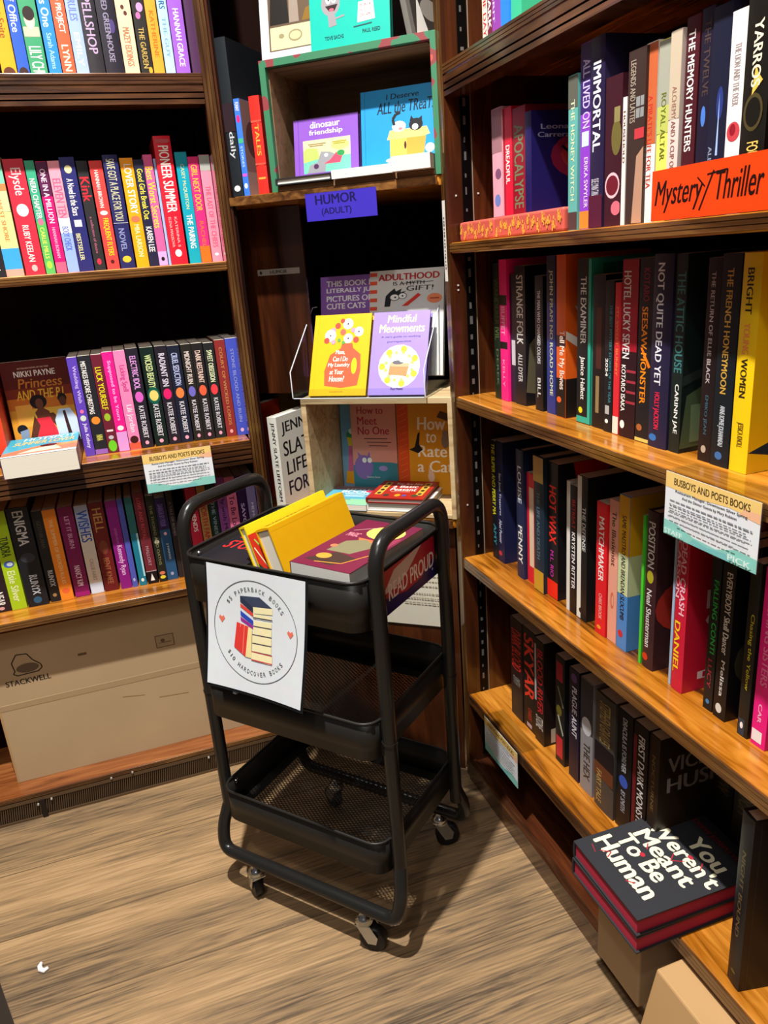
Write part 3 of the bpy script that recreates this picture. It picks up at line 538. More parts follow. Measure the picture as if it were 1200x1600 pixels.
ROW_RA=[
(1.309, 0.0363, 0.173, 'E8A0B0', 'pale pink', 'pale pink book standing behind the patterned one', 0, [], [('r', 0, 0.6, 1, 1, 'A07078'), ('c', 0.6, 0.4, 0.3, 0.05, '805070'), ('c', 0.5, 0.15, 0.3, 0.06, '7080C0')]),
(1.2727, 0.0301, 0.168, 'D81C38', 'red dreadful', 'red book with small white capitals', 0, [('DREADFUL', 'F4F0EA', 0.66, 0.3, 0.3, 0.75)], [('r', 0, 0, 0.2, 1, '9A1020')]),
(1.2425, 0.0441, 0.162, '8A1424', 'dark red', 'dark red book with olive lettering', 0, [('APOCALYPSE', '707858', 0.85, 0.05, 0.15, 0.85)], []),
(1.1942, 0.0209, 0.149, '1A1450', 'navy planet', 'navy book whose planet cover faces sideways', 0, [], []),
(1.039, 0.0239, 0.203, '5FA8A0', 'pale teal', 'pale teal book with cream capitals', 0, [('THE HONEY WITCH', 'C8D8B0', 0.85, 0.2, 0.3, 0.7)], [('r', 0, 0, 1, 0.12, '503838'), ('r', 0, 0.8, 1, 1, '5A5A50')]),
(1.0135, 0.0309, 0.236, '8A3CC0', 'violet orange', 'violet book turning orange at foot', 0, [('ALL LIVED ON', 'C8B8E8', 0.92, 0.56, 0.2, 0.75), ('ERIKA SWYLER', 'E0C8F0', 0.4, 0.12, 0.35, 0.65)], [('r', 0, 0, 1, 0.1, 'F08030'), ('r', 0, 0.64, 1, 1, '3A2468'), ('r', 0.15, 0.46, 0.7, 0.54, 'C8E0F0')]),
(0.9811, 0.0323, 0.234, '241C3C', 'midnight', 'midnight book with tall thin white capitals', 1, [('IMMORTAL', 'F0ECF4', 0.88, 0.42, 0.25, 0.8), ('SUE LYNN TAN', 'C8C0D0', 0.27, 0.18, 0.2, 0.75)], [('r', 0, 0, 1, 0.18, '501830')]),
(0.9473, 0.0362, 0.181, '3A1420', 'dark wine', 'dark wine book with pale oval picture', 0, [], [('c', 0.5, 0.28, 0.45, 0.09, 'E8B8C0'), ('c', 0.5, 0.28, 0.38, 0.07, '6A1828'), ('c', 0.7, 0.6, 0.3, 0.12, '6A6030'), ('c', 0.75, 0.12, 0.3, 0.05, 'D06878'), ('r', 0.55, 0.7, 0.9, 0.8, '8A8050')]),
(0.9097, 0.0083, 0.152, 'E8E0D8', 'thin white', 'thin white book with brown capitals', 0, [('HOUSEHOLD', '705040', 0.9, 0.5, 0.2, 0.8)], []),
(0.9001, 0.0347, 0.2, '3A2A26', 'dark brown', 'dark brown book with window picture', 0, [('LEGENDS AND LATTES', 'A89888', 0.95, 0.6, 0.15, 0.45)], [('r', 0.5, 0.62, 0.95, 0.74, '8C8E8E'), ('r', 0.72, 0.62, 0.75, 0.74, '3A2A26'), ('r', 0.5, 0.675, 0.95, 0.685, '3A2A26'), ('r', 0.45, 0.5, 1, 0.56, 'C03840'), ('p', [(0.4, 0), (1, 0), (1, 0.45), (0.6, 0.4)], 'B08870')]),
(0.8719, 0.0225, 0.202, 'F0E4DA', 'orange and white', 'white book with orange upper spine', 0, [("A PIRATE'S LIFE FOR TEA", 'C03028', 0.72, 0.2, 0.3, 0.7)], [('r', 0, 0.45, 1, 1, 'C06038')]),
(0.8469, 0.0227, 0.199, 'E4E060', 'yellow', 'yellow book with green capitals, grey top', 0, [('ROYAL ALTAR', '606820', 0.72, 0.35, 0.3, 0.7)], [('r', 0, 0.65, 1, 1, 'A0A090'), ('r', 0, 0.5, 1, 0.65, 'B8BE60')]),
(0.8219, 0.0194, 0.202, 'D8C4BC', 'cream', 'cream book with brown capitals', 0, [('ALCHEMY AND A CUP OF TEA', '8A5A50', 0.72, 0.2, 0.3, 0.7)], [('r', 0, 0.55, 1, 1, 'C0B098')]),
(0.8013, 0.0219, 0.21, '481820', 'burgundy', 'burgundy book with white capitals', 0, [('THE MEMORY HUNTERS', 'F0E8E0', 0.94, 0.35, 0.2, 0.7)], [('r', 0, 0.1, 0.6, 0.16, 'D8B030')]),
(0.7783, 0.0189, 0.212, '1E1A2C', 'ink', 'inky book with blue flame', 0, [('THE TWELVE', '4A3A38', 0.95, 0.6, 0.3, 0.8)], [('c', 0.5, 0.5, 0.2, 0.05, '4A78C8')]),
(0.7584, 0.028, 0.208, '1A1C30', 'dark navy', 'dark navy book with pale blue sword', 0, [('ALEX', '8890A8', 0.35, 0.24, 0.1, 0.3)], [('c', 0.6, 0.55, 0.18, 0.08, '2A3878'), ('p', [(0.5, 0.3), (0.62, 0.3), (0.58, 0.6)], 'A0B8E8')]),
(0.7286, 0.0226, 0.196, 'EDE4DC', 'ivory', 'ivory book with red flower', 0, [('THE LION AND THE DEER', 'A89898', 0.85, 0.55, 0.3, 0.7)], [('c', 0.5, 0.42, 0.42, 0.05, 'C04048'), ('c', 0.45, 0.43, 0.2, 0.03, '901828')]),
(0.7043, 0.0345, 0.2, '17140F', 'thick black', 'thick black book with gold bird and flowers', 1, [('FOURTH WING', 'E8C060', 0.34, 0.08, 0.35, 0.8), ('YARROS', 'E8DCC0', 0.9, 0.6, 0.35, 0.7)], [('c', 0.5, 0.48, 0.38, 0.09, '4A4024'), ('c', 0.5, 0.48, 0.3, 0.07, '17140F'), ('p', [(0.4, 0.56), (0.8, 0.62), (0.6, 0.66), (0.5, 0.7)], 'E8B850')]),
]
ROW_RB=[
(1.3489, 0.0273, 0.254, '16261A', 'dark green', 'dark green book at the far end', 0, [('WANDERER IVIL', '4A5A30', 0.9, 0.45, 0.2, 0.8), ('DEREK', '5A6A50', 0.38, 0.1, 0.35, 0.65)], []),
(1.3221, 0.029, 0.261, 'F01E80', 'pink', 'hot pink book with black breaks', 0, [('BUFFET', 'F8A0C0', 0.68, 0.48, 0.2, 0.7), ('KELLY', 'F890C0', 0.3, 0.1, 0.3, 0.6)], [('r', 0, 0.38, 1, 0.43, '141014'), ('r', 0, 0.69, 1, 0.76, '141014')]),
(1.293, 0.0204, 0.234, '1C1C30', 'dark indigo', 'dark indigo book with pale edge', 0, [], [('r', 0.3, 0.3, 1, 0.5, 'C8C8D0')]),
(1.2705, 0.0392, 0.249, '141318', 'black folk', 'black book with large white capitals', 0, [('STRANGE FOLK', 'D8D4D0', 0.94, 0.45, 0.2, 0.8), ('ALLI DYER', 'D0D0D0', 0.38, 0.17, 0.3, 0.7)], []),
(1.1962, 0.0268, 0.232, '101014', 'black colors', 'black book with narrow white capitals', 0, [('THE MAN WHO CHANGED COLORS', 'D0D0D4', 0.9, 0.36, 0.3, 0.7), ('BILL', 'D0D0D0', 0.25, 0.1, 0.3, 0.7)], []),
(1.1609, 0.0277, 0.263, '27347C', 'blue and olive', 'blue book with thin olive capitals', 0, [('JOHN FRAM NO ROAD HOME', 'C8CCB0', 0.92, 0.12, 0.25, 0.75)], [('r', 0, 0.72, 1, 1, '1A1C38')]),
(1.1248, 0.0283, 0.264, 'D85A18', 'burnt orange', 'burnt orange book with white script, black foot', 0, [('Tell Me My Bones', 'F8E0D0', 0.55, 0.18, 0.2, 0.9)], [('r', 0, 0, 1, 0.25, '1A1614'), ('c', 0.3, 0.11, 0.25, 0.02, 'E86028'), ('r', 0, 0.45, 1, 0.52, '30181C')]),
(1.0672, 0.0388, 0.257, '14181A', 'black and teal', 'black book framed in teal', 0, [('THE EXAMINER', 'E8ECEC', 0.9, 0.5, 0.25, 0.65), ('Janice Hallett', 'F4F0EA', 0.42, 0.15, 0.2, 0.6)], [('r', 0.8, 0, 1, 1, '2FA890'), ('r', 0, 0, 1, 0.04, '2FA890'), ('c', 0.3, 0.08, 0.15, 0.02, 'E8D820')]),
(1.023, 0.0312, 0.233, '1A1414', 'dark brown', 'dark brown book with tan strip', 0, [], [('r', 0.3, 0.1, 0.6, 0.35, '907850'), ('r', 0.3, 0.4, 0.75, 0.8, '4A2420')]),
(0.9866, 0.0214, 0.225, '191A1D', 'black stories', 'black book with teal capitals', 0, [('THE BEST MYSTERY STORIES OF THE YEAR', '3C8088', 0.85, 0.2, 0.55, 0.85), ('2024', 'F4F0EA', 0.5, 0.38, 0.15, 0.45)], [('c', 0.4, 0.07, 0.2, 0.015, 'F4F0EA'), ('r', 0.2, 0.12, 0.7, 0.18, 'B0B0B0')]),
(0.9634, 0.0144, 0.222, 'D82A34', 'thin red', 'thin red book with white foot', 0, [('MY SWEET BUNNY', 'F08040', 0.85, 0.4, 0.3, 0.7)], [('r', 0, 0, 1, 0.12, 'E8E0D0')]),
(0.947, 0.0367, 0.254, '2A1218', 'wine', 'wine dark book with slanted white capitals', 0, [('HOTEL LUCKY SEVEN', 'E8E4E4', 0.94, 0.46, 0.1, 0.55), ('KOTARO ISAKA', 'F4F0EA', 0.42, 0.15, 0.08, 0.35)], [('r', 0, 0.5, 1, 1, 'A01428'), ('c', 0.2, 0.07, 0.15, 0.025, 'F4F0EA'), ('r', 0.4, 0.32, 1, 0.335, 'A03040'), ('r', 0.4, 0.26, 1, 0.275, 'A03040'), ('r', 0.4, 0.2, 1, 0.215, 'A03040'), ('r', 0.4, 0.38, 1, 0.395, 'A03040')]),
(0.9085, 0.0317, 0.255, '1B1A1E', 'black orange', 'black book with orange streak and capitals', 0, [('SEESAW MONSTER', 'F08A18', 0.75, 0.22, 0.25, 0.65), ('KOTARO', '8A2030', 0.95, 0.78, 0.3, 0.7)], [('p', [(0.2, 0.53), (0.35, 0.53), (0.95, 0.43), (0.8, 0.42)], 'F07810'), ('r', 0, 0, 1, 0.02, 'D8C060'), ('c', 0.3, 0.08, 0.2, 0.02, 'A86030')]),
(0.8764, 0.0392, 0.259, '221F3A', 'indigo', 'indigo book with wide white capitals', 1, [('NOT QUITE DEAD YET', 'E8E6EE', 0.96, 0.34, 0.2, 0.6), ('HOLLY JACKSON', 'E82848', 0.3, 0.1, 0.25, 0.6)], [('c', 0.3, 0.05, 0.2, 0.02, '3070B8')]),
(0.8355, 0.0217, 0.258, '14201E', 'dark teal', 'dark teal book with eerie house', 0, [('THE ATTIC HOUSE', '3A7878', 0.92, 0.42, 0.2, 0.9), ('CARINN JAE', 'E8ECE8', 0.36, 0.1, 0.3, 0.75)], []),
(0.779, 0.0229, 0.252, '1D1416', 'brown black', 'brown black book with thin grey title', 0, [('THE RETURN OF ELLIE BLACK', 'B8A8A8', 0.94, 0.4, 0.3, 0.6), ('EMIKO JEAN', '3A5A68', 0.34, 0.14, 0.3, 0.6)], [('c', 0.45, 0.06, 0.2, 0.02, 'B0A090')]),
(0.7543, 0.0315, 0.256, '111A20', 'blue black', 'blue black book with gold capitals', 0, [('THE FRENCH HONEYMOON', 'C89A40', 0.94, 0.36, 0.3, 0.62), ('ANNE-SOPHIE JOUHANNEAU', 'D0D8E0', 0.3, 0.1, 0.3, 0.65)], [('c', 0.45, 0.05, 0.2, 0.02, '3868A0')]),
(0.722, 0.0286, 0.256, 'F0C414', 'yellow', 'thick yellow book with black and coral capitals', 1, [('BRIGHT', '2A2412', 0.94, 0.74, 0.3, 0.65), ('YOUNG', 'F08A50', 0.7, 0.56, 0.3, 0.65), ('WOMEN', '2A2412', 0.54, 0.36, 0.3, 0.65), ('JESSICA KNOLL', '6A5818', 0.24, 0.12, 0.3, 0.7)], []),
]
ROW_RC=[
(1.3865, 0.0245, 0.262, '15161C', 'black yellow', 'black book with yellow slanted capitals', 0, [('THE SUPER AND PERRY MA', 'D8D020', 0.98, 0.38, 0.2, 0.8), ('AMY', '3890A0', 0.3, 0.12, 0.3, 0.8)], []),
(1.3632, 0.0297, 0.265, '1B1E40', 'navy', 'navy book with small white letters', 0, [('San Jose Treasures', 'D0D0E0', 0.75, 0.4, 0.3, 0.7), ('Abel Penner', 'D0D0E0', 0.36, 0.16, 0.3, 0.7)], [('c', 0.4, 0.07, 0.25, 0.02, 'C83040')]),
(1.2721, 0.0291, 0.268, '1C2648', 'dark blue', 'dark blue book with wide white capitals', 1, [('LOUISE', 'D8DCE4', 0.88, 0.6, 0.3, 0.8), ('PENNY', 'F4F0EA', 0.42, 0.12, 0.3, 0.85)], []),
(1.2407, 0.038, 0.227, 'D81E30', 'short red', 'short red book with cream panel', 0, [], [('r', 0.25, 0.15, 0.7, 0.88, 'E0C8A8')]),
(1.2009, 0.0363, 0.271, '1A2C3A', 'gold and navy', 'navy book with gold ends', 1, [('THE LIFE AND DEATH', '5A7078', 0.75, 0.25, 0.35, 0.65)], [('r', 0, 0.0, 1, 0.16, 'C89A2C'), ('r', 0, 0.82, 1, 1, 'C0984A')]),
(1.1647, 0.0369, 0.266, '17151A', 'black and scarlet', 'black book with scarlet brush capitals', 0, [('HOT WAX', 'F03020', 0.84, 0.42, 0.2, 0.85), ('M.L. RIO', 'D030B0', 0.36, 0.16, 0.3, 0.6)], [('r', 0, 0, 1, 0.13, 'F02818')]),
(1.095, 0.0106, 0.247, 'E0DCD4', 'thin white', 'thin white book beside a black one', 0, [], []),
(1.0841, 0.0208, 0.242, '151416', 'slim black', 'slim black book with white capitals', 0, [('KRYSTEN RITTER', 'F4F0EA', 0.65, 0.2, 0.3, 0.8), ('RETREAT', 'C02830', 0.9, 0.68, 0.3, 0.8)], []),
(1.061, 0.03, 0.266, '17171A', 'black and white', 'black book with white edge and framed title', 0, [('THE DEFENSE', 'D8D8D0', 0.8, 0.5, 0.5, 0.85)], [('r', 0, 0, 0.42, 1, 'E4E2D8'), ('c', 0.45, 0.06, 0.2, 0.02, '17171A')]),
(0.9999, 0.0292, 0.237, 'E01E28', 'bright red', 'bright red book with white capitals', 0, [('MATCHMAKER', 'F8E8E4', 0.9, 0.42, 0.25, 0.75), ('CHRIS BROOK', 'F8B0A8', 0.32, 0.12, 0.35, 0.65)], [('c', 0.4, 0.05, 0.2, 0.015, 'F0A030')]),
(0.9685, 0.0244, 0.249, 'E8A088', 'peach', 'peach book with thin black script', 0, [('The Illusionist', '4A2820', 0.93, 0.55, 0.3, 0.75)], [('c', 0.5, 0.3, 0.2, 0.06, 'D06848'), ('c', 0.55, 0.3, 0.12, 0.04, 'E8A088')]),
(0.9411, 0.0268, 0.265, '4A86C8', 'yellow blue', 'yellow, mint and blue book with black capitals', 0, [('SAME MAESTRO AND BRENDAN SLOCUMB', '1E2024', 0.88, 0.2, 0.3, 0.7)], [('r', 0, 0.37, 1, 0.63, 'C8D0A0'), ('r', 0, 0.63, 1, 1, 'D8A018'), ('c', 0.4, 0.1, 0.25, 0.025, 'C82838')]),
(0.8821, 0.0062, 0.248, '4AC830', 'thin green', 'very thin bright green book', 0, [], []),
(0.873, 0.0255, 0.259, '3A2024', 'smoky red', 'smoky book with red burst', 1, [('POSITION', 'D8D4D0', 0.94, 0.66, 0.2, 0.8), ('Neal Shusterman', 'E0D8D8', 0.52, 0.14, 0.25, 0.7)], [('c', 0.3, 0.07, 0.25, 0.025, 'D03818'), ('c', 0.5, 0.6, 0.3, 0.04, 'A8A028')]),
(0.812, 0.0055, 0.25, 'A0B8D0', 'thin pale blue', 'very thin pale blue book', 0, [], []),
(0.8031, 0.0241, 0.25, 'C81C38', 'raspberry', 'raspberry red book with yellow panel', 1, [('DEAD CRASH', 'F4C0CC', 0.95, 0.5, 0.4, 0.85), ('CARSON', 'F4B0BC', 0.95, 0.6, 0.05, 0.35), ('DANIEL', 'F8D020', 0.45, 0.12, 0.15, 0.6)], []),
(0.7423, 0.0179, 0.25, '16181A', 'black green', 'black book with bright green capitals', 0, [('FALLING CONTI', '28B048', 0.8, 0.36, 0.35, 0.85), ('LUCY', 'A02838', 0.32, 0.14, 0.3, 0.7)], [('c', 0.5, 0.05, 0.2, 0.015, '4080B0')]),
(0.7215, 0.0229, 0.25, '131214', 'black skull', 'black book with white handwritten capitals', 0, [('EVERYBODY Skull Dancer', 'E8E0D0', 0.88, 0.4, 0.35, 0.8), ('Melissa', 'D8D0C8', 0.36, 0.14, 0.4, 0.7)], [('c', 0.45, 0.06, 0.25, 0.03, 'D8D4CC')]),
(0.6749, 0.0178, 0.25, '191A18', 'black gold', 'black book with golden script', 0, [('Chasing the Yellow', 'C8B828', 0.72, 0.28, 0.3, 0.75)], [('r', 0.1, 0, 0.7, 0.1, '283848'), ('c', 0.4, 0.06, 0.15, 0.02, 'F4F0EA')]),
(0.6524, 0.024, 0.25, 'E8127C', 'magenta', 'magenta book with barcode patch', 0, [('VANISHING SISTERS', 'F080A8', 0.95, 0.36, 0.3, 0.75), ('CAR', 'F8B0D0', 0.25, 0.14, 0.35, 0.6)], [('r', 0.05, 0.02, 0.75, 0.09, 'F0E8E8')]),
]
ROW_RD=[
(1.307, 0.0502, 0.24, '2A1616', 'charred red', 'charred dark book with red gothic title', 0, [('DARK BLOOD', 'C82820', 0.9, 0.5, 0.1, 0.9), ('SMITH', '888880', 0.42, 0.34, 0.2, 0.8)], [('r', 0, 0, 1, 0.3, '202024')]),
(1.2571, 0.0524, 0.24, '141214', 'black orange red', 'black book with large orange-red letters', 0, [('SKYAR', 'E83C28', 0.95, 0.32, 0.15, 0.9), ('OAKES', 'B83028', 0.22, 0.1, 0.4, 0.7)], [('r', 0.3, 0.02, 0.7, 0.06, 'C0A0A8')]),
(1.2001, 0.0364, 0.24, '1E1414', 'red scratch', 'black book with scratchy red title', 0, [('BLOOD RIVER', 'C02028', 0.92, 0.3, 0.3, 0.9), ('STONE', 'C8C0B8', 0.26, 0.14, 0.1, 0.9)], [('r', 0, 0.4, 0.2, 0.95, 'B0A8A8')]),
(1.1242, 0.033, 0.24, '15171A', 'black red blocks', 'black book with red blocks', 0, [], [('r', 0.1, 0.05, 0.8, 0.25, 'C82838'), ('r', 0.1, 0.78, 0.8, 0.95, 'A81C30'), ('p', [(0.2, 0.45), (0.4, 0.45), (0.9, 0.3), (0.8, 0.28)], 'B0B8A0'), ('c', 0.4, 0.5, 0.3, 0.05, '6A6020'), ('p', [(0.2, 0.72), (0.35, 0.72), (0.95, 0.56), (0.8, 0.55)], '788068')]),
(1.0727, 0.0329, 0.24, '201A2E', 'dark purple', 'dark purple book with white gothic letters', 0, [('PLAGUE AUNT', 'D8D4DC', 0.85, 0.4, 0.3, 0.8)], [('c', 0.5, 0.93, 0.3, 0.04, '6A4A88')]),
(1.0344, 0.0396, 0.24, '8E8A8C', 'silver grey', 'silver grey book with black brush letters', 0, [('THE HEX', '242426', 0.45, 0.12, 0.3, 0.8)], [('r', 0, 0.55, 1, 1, '3A3A3E'), ('c', 0.5, 0.6, 0.4, 0.08, 'C8C8CC')]),
(0.9858, 0.0574, 0.24, '4A443E', 'thick bronze', 'thick bronze and black book with gold letters', 1, [('STEPHEN GRAVES', 'A88A50', 0.95, 0.6, 0.25, 0.8), ('FAIRY TALE', 'B89858', 0.34, 0.05, 0.15, 0.4)], [('r', 0, 0.4, 1, 0.58, '17151A'), ('r', 0, 0.28, 1, 0.4, '6A3A24')]),
(0.9252, 0.0406, 0.24, '121418', 'black blue flower', 'black book with blue flower on spine', 0, [('DRACULA IS FOREVER', 'B8BCC4', 0.95, 0.5, 0.35, 0.65), ('BY SMITH', 'A8ACB4', 0.34, 0.16, 0.35, 0.65)], [('c', 0.5, 0.42, 0.3, 0.05, '3858B8')]),
(0.8819, 0.0363, 0.24, '1A1012', 'black claw', 'black book with white clawed letters', 0, [('FIRST DARK MONSTERS', 'D8D0CC', 0.92, 0.1, 0.35, 0.8)], [('r', 0, 0.1, 0.25, 0.9, '6A1820'), ('c', 0.3, 0.05, 0.3, 0.04, 'A88860')]),
(0.8433, 0.0249, 0.24, '2A1C12', 'dark bronze', 'dark bronze book behind the stacked hardcovers', 0, [('NOCTURNE', '6A5030', 0.85, 0.4, 0.3, 0.6)], []),
]

GROUPS = {}
ALLB = {}
def fill(rows, side, plane, z, shelf, group, dep=.14, fronts={}):
    prev = None; n = len(rows)
    for i, (p, wd, h, col, key, desc, hard, let, sp) in enumerate(rows):
        wd = max(.004, wd-.0006)
        if side == 'L': wd = min(wd, .263-p)
        out = random.uniform(-.003, .003) - (.004 if hard else 0)
        if side == 'L': M = XF((p+wd/2, plane+out, z+.0004), (1, 0, 0), (0, 1, 0), (0, 0, 1))
        else: M = XF((plane+out, p-wd/2, z+.0004), (0, -1, 0), (1, 0, 0), (0, 0, 1))
        fr = fronts.get(key, ())
        d = dep+(.012 if hard else 0)
        if wd < .007: d = dep*.97
        o = make_book(wd, h, d, col, hard, sp, let, fr, M)
        lab = desc
        if prev: lab += ', right of the %s one' % prev
        lab += ' on %s' % shelf
        if len(lab.split()) > 16: lab = desc+' on '+shelf
        tag(o, lab, 'book', group)
        prev = key; ALLB[(group, key)] = o
FR_B = {
 'black folk': (('p', [(.0, .1), (.6, .02), (.9, .25), (.7, .5), (.3, .62), (.05, .45)], '5A5440'), ('c', .45, .3, .25, .14, '6A6A80'), ('c', .5, .16, .14, .05, 'B03038'), ('c', .35, .42, .12, .05, '3A3A60')),
 'burnt orange': (('p', [(.0, .55), (1, .2), (1, .1), (0, .5)], 'E8E0D8'), ('r', 0, 0, 1, .25, '1A1614'), ('p', [(.2, .9), (.8, .75), (.9, .95)], 'B09080'), ('p', [(.1, .7), (.9, .5), (.5, .3)], 'C8B0A8'), ('c', .5, .38, .3, .05, 'F06820')),
 'black and teal': (('r', 0, 0, 1, 1, '2FA890'), ('r', .12, .03, .9, .97, '1A7868')),
 'dark teal': (('p', [(.0, .02), (1, .05), (1, .35), (.5, .42), (.05, .3)], '4A5A40'), ('p', [(0, .35), (.55, .46), (1, .34), (1, .38), (.55, .5), (0, .4)], '2A3230'), ('r', .45, .12, .75, .3, '7A9878'), ('r', .52, .14, .68, .28, '1A2420'), ('r', .35, .04, .55, .12, 'C88040'), ('r', .1, .05, .3, .25, '6A8060')),
 'yellow': (('p', [(0, .1), (.6, .02), (1, .2), (.7, .25)], '203040'), ('p', [(.3, .2), (1, .3), (1, .22), (.5, .14)], 'D85868')),
 'indigo': (('c', .3, .4, .25, .2, '2A2466'),),
}
FR_C = {
 'navy': (('t', 'AL', .6, .8, .95, .95, '8A8A98'), ('p', [(.6, .1), (.95, .05), (.8, .14)], 'D8D8D0')),
 'black and scarlet': (('p', [(.35, 0), (.7, 0), (.75, .4), (.55, .5), (.6, .9), (.9, 1), (.2, 1), (.3, .7), (.15, .45)], 'E82418'),),
 'yellow blue': (('r', 0, .63, 1, 1, 'D8A018'), ('r', 0, .37, 1, .63, 'C8D0A0'), ('r', 0, 0, 1, .37, '4A86C8'), ('r', .35, 0, 1, .34, '1F6E70'), ('c', .9, .5, .25, .08, '202020')),
 'smoky red': (('c', .4, .4, .4, .18, 'A83028'), ('c', .4, .38, .2, .1, 'D04030'), ('t', 'S', .35, .08, .7, .16, 'E0D8D8')),
 'raspberry': (('t', 'NO', .2, .52, .95, .64, 'F0C8D0'), ('t', 'CO', .2, .4, .95, .5, 'F0C8D0'), ('t', 'DAN', .15, .07, .9, .12, 'F4D8DC')),
 'black skull': (('c', .5, .35, .45, .2, '3A3628'), ('c', .5, .33, .3, .15, '565038')),
}
FR_A = {
 'navy planet': (('c', .75, .55, .5, .25, '7A1C3C'), ('c', .75, .56, .36, .18, '9A3038'), ('l', ((.4, .65), (.55, .55), (.8, .48)), .03, '12081C'), ('t', 'Leonard', .12, .82, .62, .87, '9098B8'), ('t', 'Carrera', .08, .74, .5, .79, '9098B8')),
 'dark brown': (('r', .1, .5, .9, .75, '8C8E8E'), ('p', [(.1, 0), (1, 0), (1, .4), (.5, .45)], 'C8A070')),
 'dark wine': (('c', .5, .3, .4, .12, '6A1828'),),
}
FR_D = {
 'red scratch': (('r', .1, .02, .9, .16, 'B8A898'), ('r', .2, .04, .8, .05, '604840'), ('r', .2, .07, .8, .08, '604840'), ('r', .2, .1, .8, .11, '604840')),
 'dark bronze': (('t', 'VICIOUS', .1, .72, .98, .84, '8A7C78'), ('t', 'HUSH', .1, .56, .8, .68, '8A7C78'), ('c', .6, .35, .3, .12, '241E1C')),
}
fill(ROW_L1, 'L', 1.775, 1.591, 'left case top shelf', 'novels on the left bookcase top shelf')
fill(ROW_L2, 'L', 1.775, 1.236, 'left case second shelf', 'novels on the left bookcase second shelf')
fill(ROW_L3, 'L', 1.775, .846, 'left case third shelf', 'novels on the left bookcase third shelf')
fill(ROW_L4, 'L', 1.78, .515, 'left case fourth shelf', 'novels on the left bookcase fourth shelf')
fill(ROW_RT, 'R', .65, 1.54, 'right case top shelf', 'novels on the right bookcase top shelf')
fill(ROW_RA[:4], 'R', .672, 1.2722, 'right case second shelf', 'novels on the right bookcase second shelf', .14, FR_A)
fill(ROW_RA[4:], 'R', .655, 1.236, 'right case second shelf', 'novels on the right bookcase second shelf', .14, FR_A)
fill(ROW_RB, 'R', .688, .938, 'right case third shelf', 'novels on the right bookcase third shelf', .16, FR_B)
fill(ROW_RC, 'R', .69, .582, 'right case fourth shelf', 'novels on the right bookcase fourth shelf', .16, FR_C)
fill(ROW_RD, 'R', .685, .235, 'right case fifth shelf', 'novels on the right bookcase fifth shelf', .16, FR_D)
# ------------------------------------------------------------------ things on the left bookcase
def cover_book(P, u, lean, w, h, t, col, front, label, group=None, hard=0, pages=None, up=None, spine=(), name=None, rough=.38):
    """book with its front cover showing; P = lower left corner of the front cover"""
    u = Vector(u).normalized(); v = up.normalized() if up else Vector((0, 0, 1))
    n = u.cross(v)
    if lean:
        v = (v*math.cos(lean) - n*math.sin(lean)).normalized(); n = u.cross(v)
    M = XF(Vector(P) - n*t/2, n, u, v)
    o = make_book(t, h, w, col, hard, spine, (), front, M, name, pages, rough=rough)
    tag(o, label, 'book', group); return o
U = Vector((1, 0, 0))
nk = [('r', 0, 0, 1, 1, '7A2A18'), ('r', 0, .3, 1, .62, 'C86A20'), ('r', 0, .12, 1, .5, 'D89028'), ('r', 0, .72, 1, 1, '5A1A14'), ('r', .1, .32, .35, .55, 'E8A040'), ('r', .3, .3, .9, .5, 'E0A438'),
      ('t', 'NIKKI PAYNE', .18, .84, .8, .9, 'F0E4D8'), ('t', 'BESTSELLING NOVEL OF THE YEAR', .25, .92, .72, .935, 'D8B8A0'), ('t', 'Princess', .22, .72, .88, .82, 'C87828', .15), ('t', 'AND THE P.I.', .16, .6, .9, .7, 'E8B030', .1),
      ('p', [(.30, .0), (.80, .0), (.68, .22), (.60, .40), (.38, .40), (.36, .24)], 'DC2C3C'), ('p', [(.36, .43), (.24, .20), (.20, .0), (.30, .0), (.34, .2), (.42, .32)], '5A2C1C'), ('p', [(.58, .44), (.66, .44), (.90, .16), (.84, .12), (.62, .34)], '5A2C1C'),
      ('p', [(.40, .40), (.60, .40), (.60, .46), (.52, .50), (.44, .50), (.38, .46)], '6A3422'), ('p', [(.68, .1), (1.0, .1), (1.0, .36), (.92, .47), (.74, .47), (.66, .36)], 'C8D4E4'), ('p', [(.80, .45), (.84, .45), (.89, .16), (.83, .14)], '3A1C1C'), ('p', [(.7, 0), (1, 0), (1, .12), (.76, .12)], '241C20'),
      ('c', .46, .57, .13, .075, '1C1010'), ('c', .47, .55, .06, .055, '6A3826'), ('c', .83, .585, .07, .05, '1C1010'), ('c', .83, .55, .055, .05, '5A3020'), ('c', .14, .30, .08, .05, '10141C'), ('p', [(.1, .18), (.22, .2), (.24, .3), (.1, .28)], '8090A8')]
cover_book((-.262, 1.852, .8465), U, R(3), .138, .214, .03, '6A2018', nk, 'orange and maroon romance paperback with couple on cover, facing out behind the overhanging book', 'face-out books on the left bookcase')
ly = [('r', 0, 0, 1, 1, '3CA0B8'), ('r', 0, 0, 1, .2, 'D8E4E8'), ('p', [(0, .05), (1, .1), (1, .42), (.6, .5), (.2, .32), (0, .2)], 'E8785A'), ('p', [(.2, .12), (.8, .16), (.7, .4), (.4, .3)], 'F0C8B8'), ('c', .6, .42, .12, .07, '401818'), ('p', [(.7, .3), (1, .36), (1, .48), (.75, .42)], 'E89050'),
      ('t', 'HOTSPOT', .22, .8, .95, .96, 'D8EEF4', .1), ('t', 'SUMMER LOVER', .1, .58, .95, .76, 'E8C070', .1)]
cover_book((-.272, 1.657, .847+.044), U, 0, .147, .19, .044, '5A3A48', ly, 'thick paperback lying flat with turquoise cover, pages overhanging the left bookcase third shelf', None, 0, None, Vector((0, 1, 0)))
